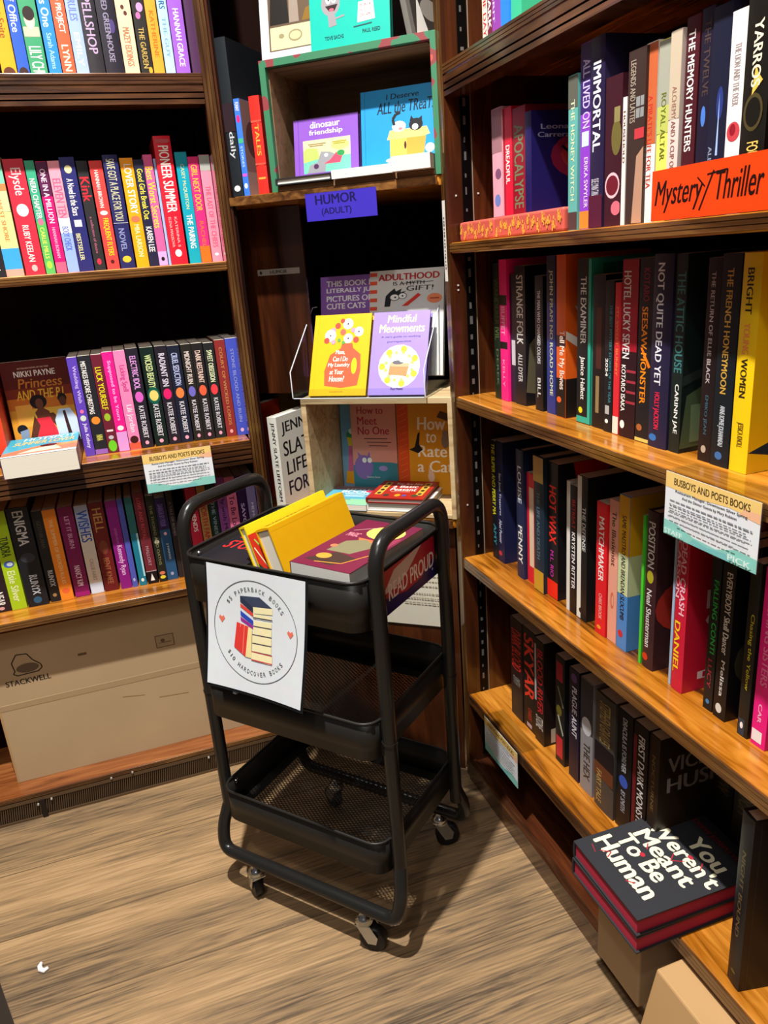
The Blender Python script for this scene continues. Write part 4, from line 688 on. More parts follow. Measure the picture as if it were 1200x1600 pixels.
def dashes(v, a, b, col, h=.012, seed=0):
    rr = random.Random(seed); out = []; x = a
    while x < b:
        w = rr.uniform(.02, .06); x1 = min(b, x+w); out.append(('r', x, v, x1, v+h, col)); x = x1+.012
    return out
def pick_card(P, u, w, h, label, foot, depth=.05, seed=1, parent_dir=None):
    u = Vector(u); v = Vector((0, 0, 1)); n = u.cross(v)
    M = XF(P, u, v, n)      # local x right, y up, z out
    root = empty('shelf_talker', M)
    mb = MB(); mb.box(0, 0, -.0006, w, h, 0, mat('E4E6EA', .35))
    its = [('r', 0, .78, 1, 1, 'EFC878'), ('p', [(0, .76), (.4, .74), (.7, .78), (1, .73), (1, .82), (0, .82)], 'EFC878'), ('p', [(.8, .74), (1, .7), (1, .84), (.85, .84)], 'EEB890'),
           ('p', [(0, 0), (1, 0), (1, .2), (.8, .22), (.6, .1), (.35, .12), (.15, .22), (0, .24)], '8CCBC0'), ('p', [(.3, .0), (.75, 0), (.7, .1), (.5, .06), (.35, .1)], '78BEBE'),
           ('t', 'BUSBOYS AND POETS BOOKS', .1, .82, .9, .93, '4A3A20'), ('t', 'Restaurant Manager, Downtown Silver Spring', .12, .7, .88, .755, '30323C'), ('t', 'And the Dinner Guests by Mary Robison', .2, .625, .78, .68, '30323C')]
    for k in range(6): its += dashes(.555-.062*k, .06 if k < 5 else .16, .94-.05*(k % 2)-(.1 if k == 5 else 0), '8A8C94', .022, seed*10+k)
    if foot: its += [('t', 'STAFF', .03, .04, .24, .12, 'DCEFEA'), ('t', 'PICK', .74, .05, .96, .14, 'DCEFEA')]
    art(mb, lambda a, b, l: (a*w, b*h, .0001+.00003*l), its, h/w, .35)
    mb.build('printed_card', root)
    g = MB(); g.box(-.003, -.003, -.0032, w+.003, h, -.0012, ACRYL); g.box(-.003, h+.0004, -.0032-depth, w+.003, h+.0012, -.0002, ACRYL)
    g.build('clear_holder', root)
    tag(root, label, 'sign', 'staff pick cards clipped on shelf edges'); return root
pick_card((0.0, 1.6995, .760), U, .149, .0875, 'small printed staff pick card clipped under the black series books, left bookcase', False, .045, 1)
pick_card((.6215, .757, .8555), (0, -1, 0), .155, .0835, 'large printed staff pick card hanging below the yellow book, right bookcase', True, .045, 2)
pick_card((.6215, 1.318, .1495), (0, -1, 0), .15, .0865, 'printed staff pick card on the lower right bookcase shelf by the cart', False, .045, 3)

# carton at the bottom of the left bookcase
root = empty('cardboard_box', Matrix.Translation((-.42, 1.768, .0725)))
b = MB(); BW, BH = .652, .395
b.box(0, 0, 0, BW, .17, BH, CARD)
its = [('r', 0, .50, 1, .536, 'A88C68'), ('l', [(.0, .538), (1, .546)], .003, 'D0B48C'), ('l', [(0, .50), (1, .505)], .0015, '8E7250'),
       ('t', 'STACKWELL', .045, .655, .195, .69, '2C2420'),
       ('l', [(.085, .745), (.08, .80), (.10, .85), (.135, .845), (.15, .80), (.172, .765), (.175, .74), (.16, .72), (.09, .715), (.078, .73), (.085, .745)], .004, '2C2420'),
       ('c', .128, .755, .038, .03, '6A5644'), ('r', .575, .70, .64, .78, 'A48A68'), ('l', [(.575, .70), (.64, .70), (.64, .78), (.575, .78), (.575, .70)], .003, '6A4C38'), ('l', [(.585, .73), (.63, .73)], .003, '6A4C38'),
       ('c', .6, .745, .008, .012, '6A4C38'), ('r', .3, .76, .33, .775, '6A4C38'), ('l', [(.42, .42), (.5, .40)], .002, 'A07A54'), ('l', [(.55, .36), (.66, .345)], .002, 'A88058')]
art(b, lambda u, v, l: (u*BW, -.0002-.00003*l, v*BH), its, BH/BW, .8)
b.build('carton', root)
b = MB(); b.box(0, -.0008, 0, .004, 0, BH, CARD2); b.build('flap_edge', root)
tag(root, 'long plain cardboard box with stamped head logo, under the left bookcase fourth shelf', 'box')

# ------------------------------------------------------------------ things on the right bookcase
# patterned volumes lying flat
def floral(y, wd, label, seed):
    root = empty('hardcover_book', XF((.648, y, 1.2365), (0, -1, 0), (1, 0, 0), (0, 0, 1)))
    b = MB(); b.prism([(0, 0), (wd, 0), (wd, .15), (0, .15)], 0, .034, mat('C4564A', .45)); bevel(b.build('cover', root), .004, 3)
    b = MB(); rr = random.Random(seed); it = []; n = int(wd/.0155); k_ = .235/wd
    for k in range(n):
        u = (k+.6)/(n+.3); v = .5+.2*math.sin(k*2.1+seed)
        it += [('c', u, v, .015*k_, .2, 'E8A030'), ('c', u, v, .008*k_, .1, 'B85040'), ('c', u, v, .005*k_, .06, 'F8C850')]
        for q in range(3):
            a = rr.uniform(0, 6.28); it.append(('c', min(.98, max(.02, u+.022*k_*math.cos(a))), min(.92, max(.08, v+.34*math.sin(a))), .007*k_, .1, 'E0A040'))
        it.append(('l', [(u, v), (min(.99, u+.02*k_), min(.95, v+.28)), (min(.99, u+.045*k_), max(.05, v-.1))], .0035*k_, 'E8A848'))
    art(b, lambda u, v, l: (u*wd, -.0003-.00001*l, .002+v*.030), it, .034/wd)
    b.build('foil_pattern', root); tag(root, label, 'book', 'coral patterned books lying flat')
floral(1.408, .142, 'coral book with gold pattern lying flat, against the right bookcase end panel', 3)
floral(1.264, .222, 'longer coral book with gold floral pattern lying flat beneath the navy planet cover', 5)
# red card sign
root = empty('shelf_sign', XF((.632, .820, 1.2365), (0, -1, 0), (0, 0, 1), (-1, 0, 0)))
SW, SH = .25, .056
b = MB(); b.box(0, 0, -.0006, SW, SH, 0, mat('F04010', .3))
scr = [('t', 'Mystery', .03, .15, .34, .78, '1C0A08', .18), ('l', [(.33, .12), (.41, .82)], .010, '1C0A08'), ('l', [(.31, .74), (.36, .55)], .007, '1C0A08'), ('t', 'Thriller', .42, .28, .69, .8, '1C0A08', .12), ('l', [(.37, .76), (.49, .8)], .007, '1C0A08')]
art(b, lambda u, v, l: (u*SW, v*SH, .0001+.00003*l), scr, SH/SW, .4); b.build('card', root)
b = MB(); b.box(.0, 0, -.024, SW, .0014, -.0008, ACRYL); b.box(0, 0, -.0022, SW, SH, -.0008, ACRYL); b.build('clear_stand', root)
tag(root, 'bright orange red card with black handwritten Mystery/Thriller lettering', 'sign')
# lying pair
ywm = [('tb', 'You', .42, .70, .84, .83, 'EFE6C4'), ('tb', "Weren't", .10, .56, .96, .69, 'EFE6C4'), ('tb', 'Meant', .14, .42, .86, .55, 'EFE6C4'), ('tb', 'To Be', .12, .28, .72, .41, 'EFE6C4'), ('tb', 'Human', .06, .13, .84, .27, 'EFE6C4'),
       ('t', 'ANDREW JOSEPH WHITE', .1, .88, .95, .93, '8A1428'),
       ('l', [(.2, .12), (.26, .18), (.3, .13)], .012, 'B02838'), ('l', [(.5, .56), (.56, .5), (.62, .58)], .01, 'B02838'), ('l', [(.3, .46), (.36, .42)], .012, 'B02838'), ('l', [(.7, .68), (.76, .62)], .01, 'B02838'), ('c', .4, .36, .03, .018, 'B02838'), ('c', .6, .64, .03, .015, 'B02838'), ('l', [(.1, .1), (.2, .08)], .01, '902030'), ('l', [(.6, .12), (.66, .16)], .012, 'B02838')]
for k, (z, dx, rz) in enumerate(((.2355, 0, 0), (.2685, .002, R(-.8)))):
    u = Vector((math.sin(rz), -math.cos(rz), 0)); up = Vector((math.cos(rz), math.sin(rz), 0))
    cover_book((.553+dx, .856, z+.031), u, 0, .168, .228, .031, '2A2A2E', ywm if k else [], ['dark hardcover with crimson page edges, lower of the pair stacked flat on right case', "dark hardcover with large cream lettering and crimson page edges, topmost of the flat pair"][k], 'stacked hardcovers with crimson edges', 1, PAGES_RED, up, rough=.6)
o = make_book(.026, .285, .16, '15171A', 1, [('c', .5, .08, .2, .01, '6A5A30')], [('NIGHT BOUND', '6A5A38', .8, .3, .35, .65)], [('l', [(.06, .0), (.06, 1)], .01, '24262A')], XF((.645, .6, .2355), (-.2, -.98, 0), (.98, -.2, 0), (0, 0, 1)))
tag(o, 'tall black hardcover with dull gold spine, upright beside the stacked pair near photo edge', 'book')
for k, (x, y, w_, t_, c) in enumerate(((.80, .80, .04, 'SHADOW', '1A1410'), (.79, .745, .045, 'KINGDOM', '241A12'), (.80, .69, .035, 'RAVEN', '161214'))):
    o = make_book(w_, .215, .08, c, 0, (), [(t_, '5A4628', .95, .55, .2, .8)], (), XF((x, y, .2355), (0, -1, 0), (1, 0, 0), (0, 0, 1)))
    tag(o, ['dark brown book set back behind the flat pair, leftmost of three', 'dark book with dull gold letters behind the flat pair, middle of three', 'dark book behind the flat pair, nearest the tall black hardcover'][k], 'book', 'shadowed books behind the stacked pair')
# cartons under the right bookcase
def carton(P, yaw, w, d, h, m, label, pitch=0, flap=None):
    root = empty('cardboard_box', Matrix.Translation(P) @ Matrix.Rotation(yaw, 4, 'Z') @ Matrix.Rotation(pitch, 4, 'Y'))
    b = MB(); k_ = .036 if h > .14 else 0; b.prism([(-k_, 0), (w, 0), (w, h), (0, h)], 0, d, m, 1); bevel(b.build('carton', root), .003)
    f = MB(); f.box(w*.2, d*.48, h, w*.9, d*.52, h+.0008, mat('B08850', .35)); f.build('tape', root)
    tag(root, label, 'box', 'cartons under the right bookcase'); return root
carton((.598, .735, .0505), 0, .22, .112, .13, CARD, 'brown cardboard box under the right bookcase, below the flat pair of hardcovers')
carton((.588, .46, .0505), R(0), .24, .225, .145, CARD2, 'lighter cardboard box at lower photo edge, jutting out beside the brown one')

# ------------------------------------------------------------------ corner unit contents
def crate(name, s0, s1, f0, f1, z0, z1, t, outer, inner, label):
    root = empty(name, XF(dg(s0, f0, z0), D3, NN, (0, 0, 1))); W_, D_, H_ = s1-s0, f1-f0, z1-z0
    def bd(n, x0, y0, z0_, x1, y1, z1_, m, front=None):
        b = MB(); b.box(x0, y0, z0_, x1, y1, z1_, m)
        if front: b.box(x0, y0-.0006, z0_, x1, y0, z1_, front)
        bevel(b.build(n, root), .001, 1)
    bd('side_board', 0, 0, 0, t, D_, H_, outer[0], outer[1]); bd('side_board', W_-t, 0, 0, W_, D_, H_, outer[0], outer[1])
    bd('top_board', t, 0, H_-t, W_-t, D_, H_, outer[2], outer[1]); bd('bottom_board', t, 0, 0, W_-t, D_, t*.8, inner)
    bd('back_board', t, D_-.006, t*.8, W_-t, D_, H_-t, inner)
    tag(root, label, 'crate'); return root
cr1 = crate('wooden_crate', .102, .462, .004, .205, 1.3605, 1.598, .013, (PAINT, PAINT, PAINT), RAWIN, 'wooden crate painted green with red streaks, open front, on the upper corner shelf')
b = MB(); b.box(.0132, .012, .012, .0145, .19, .222, RAWIN); b.box(.0132, .012, .2225, .34, .19, .2238, RAWIN); b.build('inner_lining', cr1)
cr2 = crate('wooden_crate', .113, .462, .004, .235, .6655, .934, .012, (RAW, RAW, RAW), RAW, 'unpainted pale wooden crate holding comic books, under the clear display stand')
b = MB(); b.box(-.0006, .03, .10, 0, .05, .16, mat('6A5034', .8)); b.build('hand_slot', cr2)
# flat white-paged books at the front of the green crate
def flat(s, f, z, w, d, t, col, label, group, pages=None, front=(), hard=1, rough=.4):
    # lying flat, fore-edge toward the room
    return cover_book(dg(s, f, z+t), D3, 0, w, d, t, col, front, label, group, hard, pages, NN)
g = 'books lying flat at the front of the green crate'
flat(.117, -.008, 1.3714, .122, .12, .013, '2A2A2C', 'thin dark hardcover lying flat, left of three at the green crate front', g, PAGES_WHITE)
flat(.242, -.012, 1.3714, .126, .12, .016, 'D8D8D8', 'grey white book lying flat in the middle of the green crate front', g, PAGES_WHITE, (), 0)
flat(.371, -.022, 1.3714, .076, .12, .026, 'E8E6E0', 'thick white-paged book lying flat, right of three at the green crate front', g, PAGES_WHITE, (), 0)
dino = [('r', 0, 0, 1, 1, '8050B0'), ('l', [(.07, 0), (.07, 1)], .012, '6A40A0'), ('t', 'dinosaur', .26, .83, .72, .94, 'F4ECF8'), ('t', 'friendship', .24, .69, .76, .80, 'F4ECF8'),
        ('r', .14, .06, .88, .63, 'E8D098'), ('r', .14, .06, .88, .32, '6AB8A0'), ('p', [(.14, .25), (.4, .3), (.36, .48), (.2, .5), (.14, .45)], 'A8C860'), ('c', .72, .5, .14, .08, 'E8E070'),
        ('p', [(.2, .06), (.24, .2), (.36, .24), (.42, .42), (.56, .4), (.66, .34), (.6, .26), (.5, .2), (.48, .06)], '8A8A90'), ('c', .34, .17, .04, .045, '4A2A50'), ('c', .5, .35, .03, .03, 'F0F0F0'), ('p', [(.46, .2), (.72, .2), (.76, .34), (.66, .38), (.56, .26)], 'E04860'), ('c', .73, .36, .06, .05, '2E8A4A'),
        ('r', .22, .55, .5, .565, '806848'), ('r', .24, .52, .46, .535, '806848'), ('r', .6, .55, .82, .565, '908030'), ('r', .62, .52, .8, .535, '908030')]
gf = 'comic books facing out inside the green crate'
cover_book(dg(.136, .048, 1.3856), D3, R(9), .142, .112, .014, '7848A8', dino, 'small purple comic book with grey and red dinosaurs, inside the green crate', gf, 1)
treats = [('r', 0, 0, 1, 1, '1E86C0'), ('l', [(.05, 0), (.05, 1)], .008, '176A9C'), ('t', 'I Deserve', .34, .86, .76, .93, '12202C', .1), ('t', 'ALL the TReaTs', .22, .68, .97, .83, '12202C', .12),
          ('p', [(.38, .1), (.82, .1), (.86, .42), (.38, .42)], 'E8A850'), ('p', [(.6, .1), (.82, .1), (.86, .42), (.6, .42)], 'D8903A'), ('p', [(.34, .34), (.38, .46), (.86, .46), (.9, .36), (.82, .34)], 'F4C070'), ('c', .5, .5, .09, .07, 'F4F0EA'), ('c', .72, .5, .09, .08, '1E1E22'), ('c', .71, .47, .04, .04, 'F4F0EA'), ('p', [(.64, .55), (.66, .62), (.7, .56)], '1E1E22'), ('p', [(.74, .56), (.8, .6), (.8, .52)], '1E1E22'),
          ('l', [(.44, .52), (.42, .6), (.46, .66), (.52, .68)], .035, '1E1E22'), ('c', .52, .47, .03, .02, 'F08080'), ('c', .58, .25, .015, .05, '3A2020'), ('c', .9, .18, .06, .06, 'E8E8C0'), ('c', .4, .07, .08, .03, 'A8C0D8'), ('t', 'CAT', .36, .02, .5, .06, 'F4F0EA')]
cover_book(dg(.286, .045, 1.3884), D3, R(9), .158, .142, .014, '1A78B0', treats, 'blue comic book showing cats in a cardboard box, inside the green crate', gf, 1)
# on top of the green crate
gt = 'books standing on top of the green crate'
wf = [('r', 0, 0, 1, 1, 'B4B2B8'), ('r', .12, .08, 1, 1, '5A4838'), ('r', .14, .09, 1, .28, 'C8BC90'), ('p', [(.14, .3), (.42, .3), (.36, .98), (.2, .98)], '1C1814'), ('p', [(.42, .3), (.56, .3), (.52, .9), (.44, .98)], '8A7C70'), ('p', [(.6, .3), (.9, .3), (.8, .42), (.66, .4)], '7A5A20'), ('t', 'MACABRE', .5, .62, 1, .74, '4A1A1C'), ('t', 'little paper', .5, .5, .98, .58, '2A2018', .2),
      ('c', .5, .19, .1, .05, '8A8060'), ('c', .5, .19, .08, .035, 'C0B488'), ('c', .3, .2, .04, .02, '8A8060'), ('c', .8, .2, .05, .02, '8A8060')]
cover_book(dg(.098, .030, 1.599), D3, R(7), .15, .21, .016, 'C8C6CA', wf, 'white-bordered book with dark figures on its cover, standing on the green crate', gt, 1)
tl = [('r', 0, 0, 1, 1, '10A594'), ('l', [(.05, 0), (.05, 1)], .008, '0EA894'), ('c', .27, .36, .12, .1, '8A8488'), ('c', .24, .39, .03, .03, 'F4F4F4'), ('c', .31, .39, .03, .03, 'F4F4F4'), ('c', .245, .39, .01, .01, '202020'), ('c', .305, .39, .01, .01, '202020'), ('p', [(.2, .345), (.36, .35), (.32, .3), (.25, .3)], '2A1418'), ('c', .28, .31, .03, .012, 'D85868'), ('p', [(.23, .27), (.32, .27), (.34, .18), (.24, .17)], '8A8488'), ('l', [(.3, .23), (.44, .25)], .02, '8A8488'),
      ('p', [(.6, .17), (.82, .18), (.8, .34), (.62, .33)], 'F0EEEA'), ('t', 'BLACK', .64, .29, .78, .315, '6A1828'), ('t', 'HOLE OF', .64, .25, .78, .275, '6A1828'), ('t', 'DREAMS', .64, .21, .78, .235, '6A1828'), ('l', [(.55, .14), (.78, .15)], .012, '2A4A50'),
      ('t', 'TOVE SACHS', .18, .07, .42, .1, '1A4A50'), ('t', 'PAUL REED', .66, .08, .88, .11, '1A4A50'), ('t', 'COLLECTION', .35, .48, .9, .53, 'D8F4F0'), ('t', 'comics about it', .42, .42, .8, .45, 'D8F4F0')]
cover_book(dg(.213, .012, 1.599), D3, R(7), .16, .21, .016, '0E9A88', tl, 'turquoise book with smiling grey blob creature, standing on the green crate', gt, 1)
cover_book(dg(.408, .040, 1.599), (D3*.35+NN*.9), R(12), .12, .2, .012, '6A6660', [('r', .1, 0, 1, 1, '3A3430'), ('p', [(.1, .0), (.5, .0), (.3, .4)], 'D8D4CC'), ('c', .6, .3, .25, .1, '8A8278')], 'grey and white patterned book leaning at the right end of the green crate top', gt, 0)
# left of the green crate: three upright volumes on the corner shelf
gl = 'upright books left of the green crate'
def upr(s, off, w, h, d, col, hard, sp, let, front, label, z=1.3605, u=None):
    u = u or NN; n = u.cross(Vector((0, 0, 1)))
    M = XF(dg(s, off, z)+n*w/2*0, n, u, (0, 0, 1))
    o = make_book(w, h, d, col, hard, sp, let, front, M); tag(o, label, 'book', gl); return o
upr(.023, .004, .024, .29, .15, '1E2226', 1, [('r', .0, .42, 1, .6, '2A1C22'), ('c', .5, .05, .3, .02, 'E0E0E0')], [('daily', 'B8BCC0', .42, .25, .2, .8)], [('r', 0, 0, 1, 1, '181B20')], 'tall black hardcover with pale script, against the left upright of the corner shelf')
upr(.0435, .004, .013, .18, .11, '3A70D0', 0, [('c', .5, .8, .3, .04, 'D02878'), ('r', .1, .55, .9, .6, '40A878'), ('r', .1, .2, .9, .23, 'C050C0'), ('c', .5, .1, .3, .03, 'C8D8F0')], [('FUNNY', 'D8E0F0', .97, .88, .2, .8), ('STORIES', 'A8C8F0', .52, .3, .3, .7)], [('r', 0, 0, 1, 1, '8A6A64'), ('c', .4, .6, .3, .2, '5A3A3C'), ('r', 0, 0, 1, .25, 'A08880')], 'blue spined paperback with multicoloured marks, between the black hardcover and red book')
upr(.083, .004, .023, .18, .10, 'D82C24', 1, [('r', 0, .74, 1, .76, 'F05040'), ('r', 0, .3, 1, .32, 'F05040'), ('r', .15, .15, .85, .17, 'D8A040')], [('TALES', 'D8A040', .72, .4, .3, .7)], [('r', 0, 0, 1, 1, '8A1C20')], 'bright red hardcover with gold lettering, beside the green crate')
# label card under the shelf edge
root = empty('shelf_sign', XF(dg(.178, -.006, 1.298), D3, (0, 0, 1), -NN))
b = MB(); b.box(0, 0, -.0006, .152, .052, 0, mat('3A2CA8', .35))
art(b, lambda u, v, l: (u*.152, v*.052, .0001+.00003*l), [('t', 'HUMOR', .14, .58, .72, .92, '18104A'), ('t', '(ADULT)', .22, .14, .64, .44, '18104A')], .34, .4)
b.build('card', root); b = MB(); b.box(.0, .0525, -.0022, .152, .054, .0012, ACRYL); b.build('clip', root)
tag(root, 'small blue violet card with dark handwritten HUMOR lettering hanging below the green crate', 'sign')
root = empty('label_strip', XF(dg(-.009, .1042, 1.199), D3, (0, 0, 1), -NN))
b = MB(); b.box(0, 0, -.0004, .106, .013, 0, mat('8A8078', .5)); art(b, lambda u, v, l: (u*.106, v*.013, .0001+.00003*l), [('t', 'HUMOR', .3, .2, .7, .8, '2A2420'), ('c', .08, .5, .03, .3, '2A2420')], .12)
b.build('tape', root); tag(root, 'grey label strip reading HUMOR on the dark panel left of the display stand', 'label')
root = empty('label_strip', XF((.6248, 1.4335, 1.165), (0, -1, 0), (0, 0, 1), (-1, 0, 0)))
b = MB(); b.box(0, 0, -.0004, .013, .148, 0, mat('D8D4CC', .5)); art(b, lambda u, v, l: (u*.013, v*.148, .0001+.00003*l), [('r', .3, .15+.045*k, .7, .15+.045*k+.02+.012*(k % 3 == 0), '5A5450') for k in range(15)], 11)
b.build('tape', root); tag(root, 'narrow white vertical label strip on the right bookcase end upright', 'label')

# clear display stand and its four books
root = empty('display_stand', XF(dg(.098, -.004, .9345), D3, NN, (0, 0, 1)))
def panel(x0, x1):
    b = MB(); b.prism([(0, 0), (.175, 0), (.175, .185), (.15, .185), (.0, .06)], x0, x1, ACRYL, 0); bevel(b.build('side_panel', root), .0006, 1)
panel(0, .004); panel(.306, .310)
b = MB(); b.box(.004, 0, 0, .306, .175, .004, ACRYL); b.build('base', root)
b = MB(); b.box(.004, 0, .004, .306, .003, .022, ACRYL); b.build('front_lip', root)
b = MB(); b.box(.004, .098, .004, .306, .101, .03, ACRYL); b.box(.004, .101, .027, .306, .16, .030, ACRYL); b.build('step', root)
EDG = mat('C8CED4', .2)  # pale grey strips stand in for light caught in the cut acrylic edges
for x in (.002, .308):
    b = MB(); b.tube([(x, 0, .003), (x, 0, .06), (x, .15, .185), (x, .175, .185)], .0013, EDG, 6); b.build('edge_glint', root)
b = MB(); b.tube([(.004, -.0005, .002), (.306, -.0005, .002)], .0012, EDG, 6); b.build('edge_glint', root)
tag(root, 'clear acrylic two-tier display stand holding four humour books', 'display stand')
gd = 'humour books in the clear display stand'
fl = [('r', 0, 0, 1, 1, 'E0AC10'), ('l', [(.07, 0), (.07, 1)], .01, 'D0A40C'),
      ('p', [(.26, .12), (.24, .3), (.32, .5), (.5, .58), (.52, .64), (.7, .64), (.72, .58), (.86, .5), (.88, .3), (.84, .12), (.56, .09)], 'E85838'), ('c', .76, .36, .05, .1, 'F4C418'),
      ('t', 'Mom,', .42, .5, .58, .56, 'FCECE0', .1), ('t', 'Can I Do', .38, .42, .64, .48, 'FCECE0', .1), ('t', 'My Laundry', .3, .34, .68, .4, 'FCECE0', .1), ('t', 'at Your', .34, .26, .58, .32, 'FCECE0', .1), ('t', 'House?', .34, .17, .6, .24, 'FCECE0', .1), ('t', 'FOR PROCRASTINATORS', .36, .04, .6, .05, '8A6A10')]
for (x, y, c, r) in ((.42, .86, 'E04838', .05), (.34, .8, 'F090A8', .05), (.6, .88, 'F8F4F0', .09), (.8, .78, 'F8F4F0', .08), (.3, .74, 'F8F4F0', .1), (.24, .68, 'D84838', .05), (.62, .7, 'F8F4F0', .08), (.76, .68, 'D84838', .05), (.5, .92, 'D84838', .04), (.52, .78, 'E86050', .05), (.7, .8, 'F090A8', .04), (.36, .66, 'F090A8', .04), (.6, .88, '403038', .015), (.3, .74, '403038', .015), (.62, .7, '403038', .015), (.8, .78, '403038', .015), (.46, .68, '5A9A4A', .03), (.54, .65, '5A9A4A', .03)):
    fl.append(('c', x, y, r, r*.75, c))
cover_book(dg(.132, .010, .9395), D3, R(26), .135, .185, .018, 'E8B810', fl, 'yellow book with orange detergent jug and flowers, front left in display stand', gd, 1)
mm = [('r', 0, 0, 1, 1, '9880CC'), ('l', [(.07, 0), (.07, 1)], .01, '9880C8'), ('t', 'Mindful', .26, .87, .76, .96, 'F8E8A0', .1), ('t', 'Meowments', .12, .75, .92, .85, 'F8E8A0', .1), ('t', "A cat's guide to seeking", .16, .68, .86, .71, '4A3A78', .1), ('t', 'purrspective', .28, .62, .7, .65, '4A3A78', .1), ('c', .52, .34, .37, .26, 'F4F0D8')]
for k in range(14):
    a = 2*math.pi*k/14; mm.append(('c', .52+.3*math.cos(a), .34+.21*math.sin(a), .055, .04, 'F0C030' if k % 2 else 'F8F4E8'))
for k in range(12):
    a = 2*math.pi*(k+.5)/12; mm.append(('c', .52+.24*math.cos(a), .34+.17*math.sin(a), .03, .02, 'A8C070' if k % 2 else 'F0D060'))
mm += [('c', .52, .34, .2, .14, 'F8F4E8'), ('p', [(.34, .24), (.66, .22), (.7, .34), (.36, .36)], 'D88858'), ('p', [(.34, .34), (.68, .33), (.72, .37), (.38, .39)], 'E8A880'), ('c', .5, .385, .1, .025, '606068'), ('c', .58, .43, .07, .045, 'F8F4F0'), ('t', 'Paul Muklis', .4, .06, .62, .085, '4A3A78', .1)]
cover_book(dg(.272, .010, .9395), D3, R(26), .128, .185, .018, '8C74C0', mm, 'lilac book with cat in a box inside a flower circle, front right in display', gd, 1)
cc = [('r', 0, 0, 1, 1, '8A5CB0'), ('tb', 'THIS BOOK IS', .10, .90, .88, .955, 'F0ECF4'), ('tb', 'LITERALLY JUST', .10, .825, .96, .88, 'F0ECF4'), ('tb', 'PICTURES OF', .10, .75, .84, .805, 'F0ECF4'), ('tb', 'CUTE CATS', .10, .675, .74, .73, 'F0ECF4')]
cover_book(dg(.118, .121, .9655), D3, R(12), .15, .225, .014, '7A4CA0', cc, 'purple book with block white capitals, back left in display stand', gd, 0)
ad = [('r', 0, 0, 1, 1, 'DAD8D4')]+[('r', 0, v, .1, v+.035, 'E05030') for v in (.95, .87, .79, .71, .63)]+[('tb', 'ADULTHOOD', .12, .905, .94, .965, 'B02020'), ('t', 'IS A MYTH', .32, .855, .74, .89, '202022'), ('l', [(.45, .872), (.86, .878)], .008, '202022'), ('t', 'GIFT!', .5, .80, .86, .845, '3A3A3C', .1),
      ('p', [(.2, .66), (.22, .76), (.28, .80), (.34, .83), (.36, .80), (.44, .825), (.42, .79), (.5, .80), (.42, .76), (.3, .75), (.28, .66)], '1E1E22'), ('c', .34, .745, .07, .033, '3A3A3C'), ('c', .34, .745, .058, .027, 'F8F6F2'), ('c', .45, .755, .06, .03, '3A3A3C'), ('c', .45, .755, .05, .025, 'F8F6F2'), ('c', .35, .745, .014, .008, '202020'), ('c', .45, .755, .014, .008, '202020'), ('p', [(.44, .66), (.52, .66), (.70, .755), (.66, .775)], 'D83828'), ('c', .88, .72, .1, .045, 'F08858'), ('r', .82, .715, .94, .725, 'A03020')]
cover_book(dg(.245, .100, .9655), D3, R(14), .172, .232, .012, 'D8D6D2', ad, 'white book with red capitals and messy-haired cartoon figure, back right in display', gd, 0)
# inside the pale crate
gi = 'comic books inside the pale crate'
chars = [('r', 0, 0, 1, 1, '78A0C0'), ('c', .3, .62, .22, .08, '3A8A5A'), ('c', .2, .67, .07, .035, 'F0F0E8'), ('c', .38, .67, .07, .035, 'F0F0E8'), ('p', [(.1, .6), (.5, .56), (.6, .5), (.12, .5)], 'E8C828'), ('p', [(.08, .12), (.5, .12), (.56, .5), (.12, .5)], 'D86898'), ('p', [(.3, 0), (.9, 0), (.9, .3), (.6, .36), (.36, .2)], 'D84038'), ('p', [(.04, .06), (.26, .04), (.26, .2), (.06, .2)], 'F0A820')]
cover_book(dg(.128, .170, .6765), D3, R(4), .15, .215, .02, '6A98B8', chars, 'pale blue comic with stacked colourful monsters, left inside the pale crate', gi, 0)
hm = [('r', 0, 0, 1, 1, 'D89080'), ('r', 0, 0, 1, .34, '3A8090'), ('p', [(0, .3), (.5, .36), (1, .33), (1, .4), (0, .4)], 'D89080'), ('t', 'How to', .14, .88, .72, .96, 'B02838'), ('t', 'Meet', .14, .76, .58, .85, 'B02838'), ('t', 'No One', .14, .65, .84, .74, 'B02838'), ('r', .28, .6, .8, .608, '502830'), ('r', .34, .56, .88, .568, '502830'), ('r', .38, .52, .8, .528, '502830'),
      ('c', .24, .28, .21, .14, '8A6AB0'), ('p', [(.14, .38), (.1, .46), (.22, .4)], '8A6AB0'), ('p', [(.32, .4), (.38, .46), (.4, .38)], '8A6AB0'), ('c', .26, .36, .05, .03, 'F0F0E8'), ('c', .38, .36, .05, .03, 'F0F0E8'), ('c', .68, .27, .1, .03, '9A8AC8'), ('t', 'Susanna Stone', .3, .16, .6, .18, 'D8E8E8', .1)]
cover_book(dg(.166, .145, .6765), D3, R(4), .115, .218, .016, 'C87868', hm, 'pink and teal comic with purple blob monster, middle inside the pale crate', gi, 0)
hr = [('r', 0, 0, 1, 1, 'D89418'), ('r', 0, 0, .2, 1, 'D85020'), ('t', 'How', .36, .72, .84, .86, 'F4ECD8', .05), ('t', 'to', .5, .58, .68, .69, 'F4ECD8', .05), ('t', 'Rate', .36, .42, .86, .55, 'F4ECD8', .05), ('t', 'a Cat', .34, .25, .96, .38, 'F4ECD8', .05),
      ('p', [(.2, .5), (.3, .53), (.36, .68), (.4, .7), (.38, .56), (.44, .5), (.36, .46)], '201A1C'), ('p', [(.7, .86), (.96, .8), (.98, .88), (.76, .93)], '5A3A28'), ('c', .84, .6, .07, .08, '8A7868'), ('c', .84, .68, .05, .04, '8A7868'), ('c', .58, .2, .06, .06, 'E8C8B0'), ('p', [(.53, .24), (.54, .3), (.58, .25)], 'E8C8B0')]
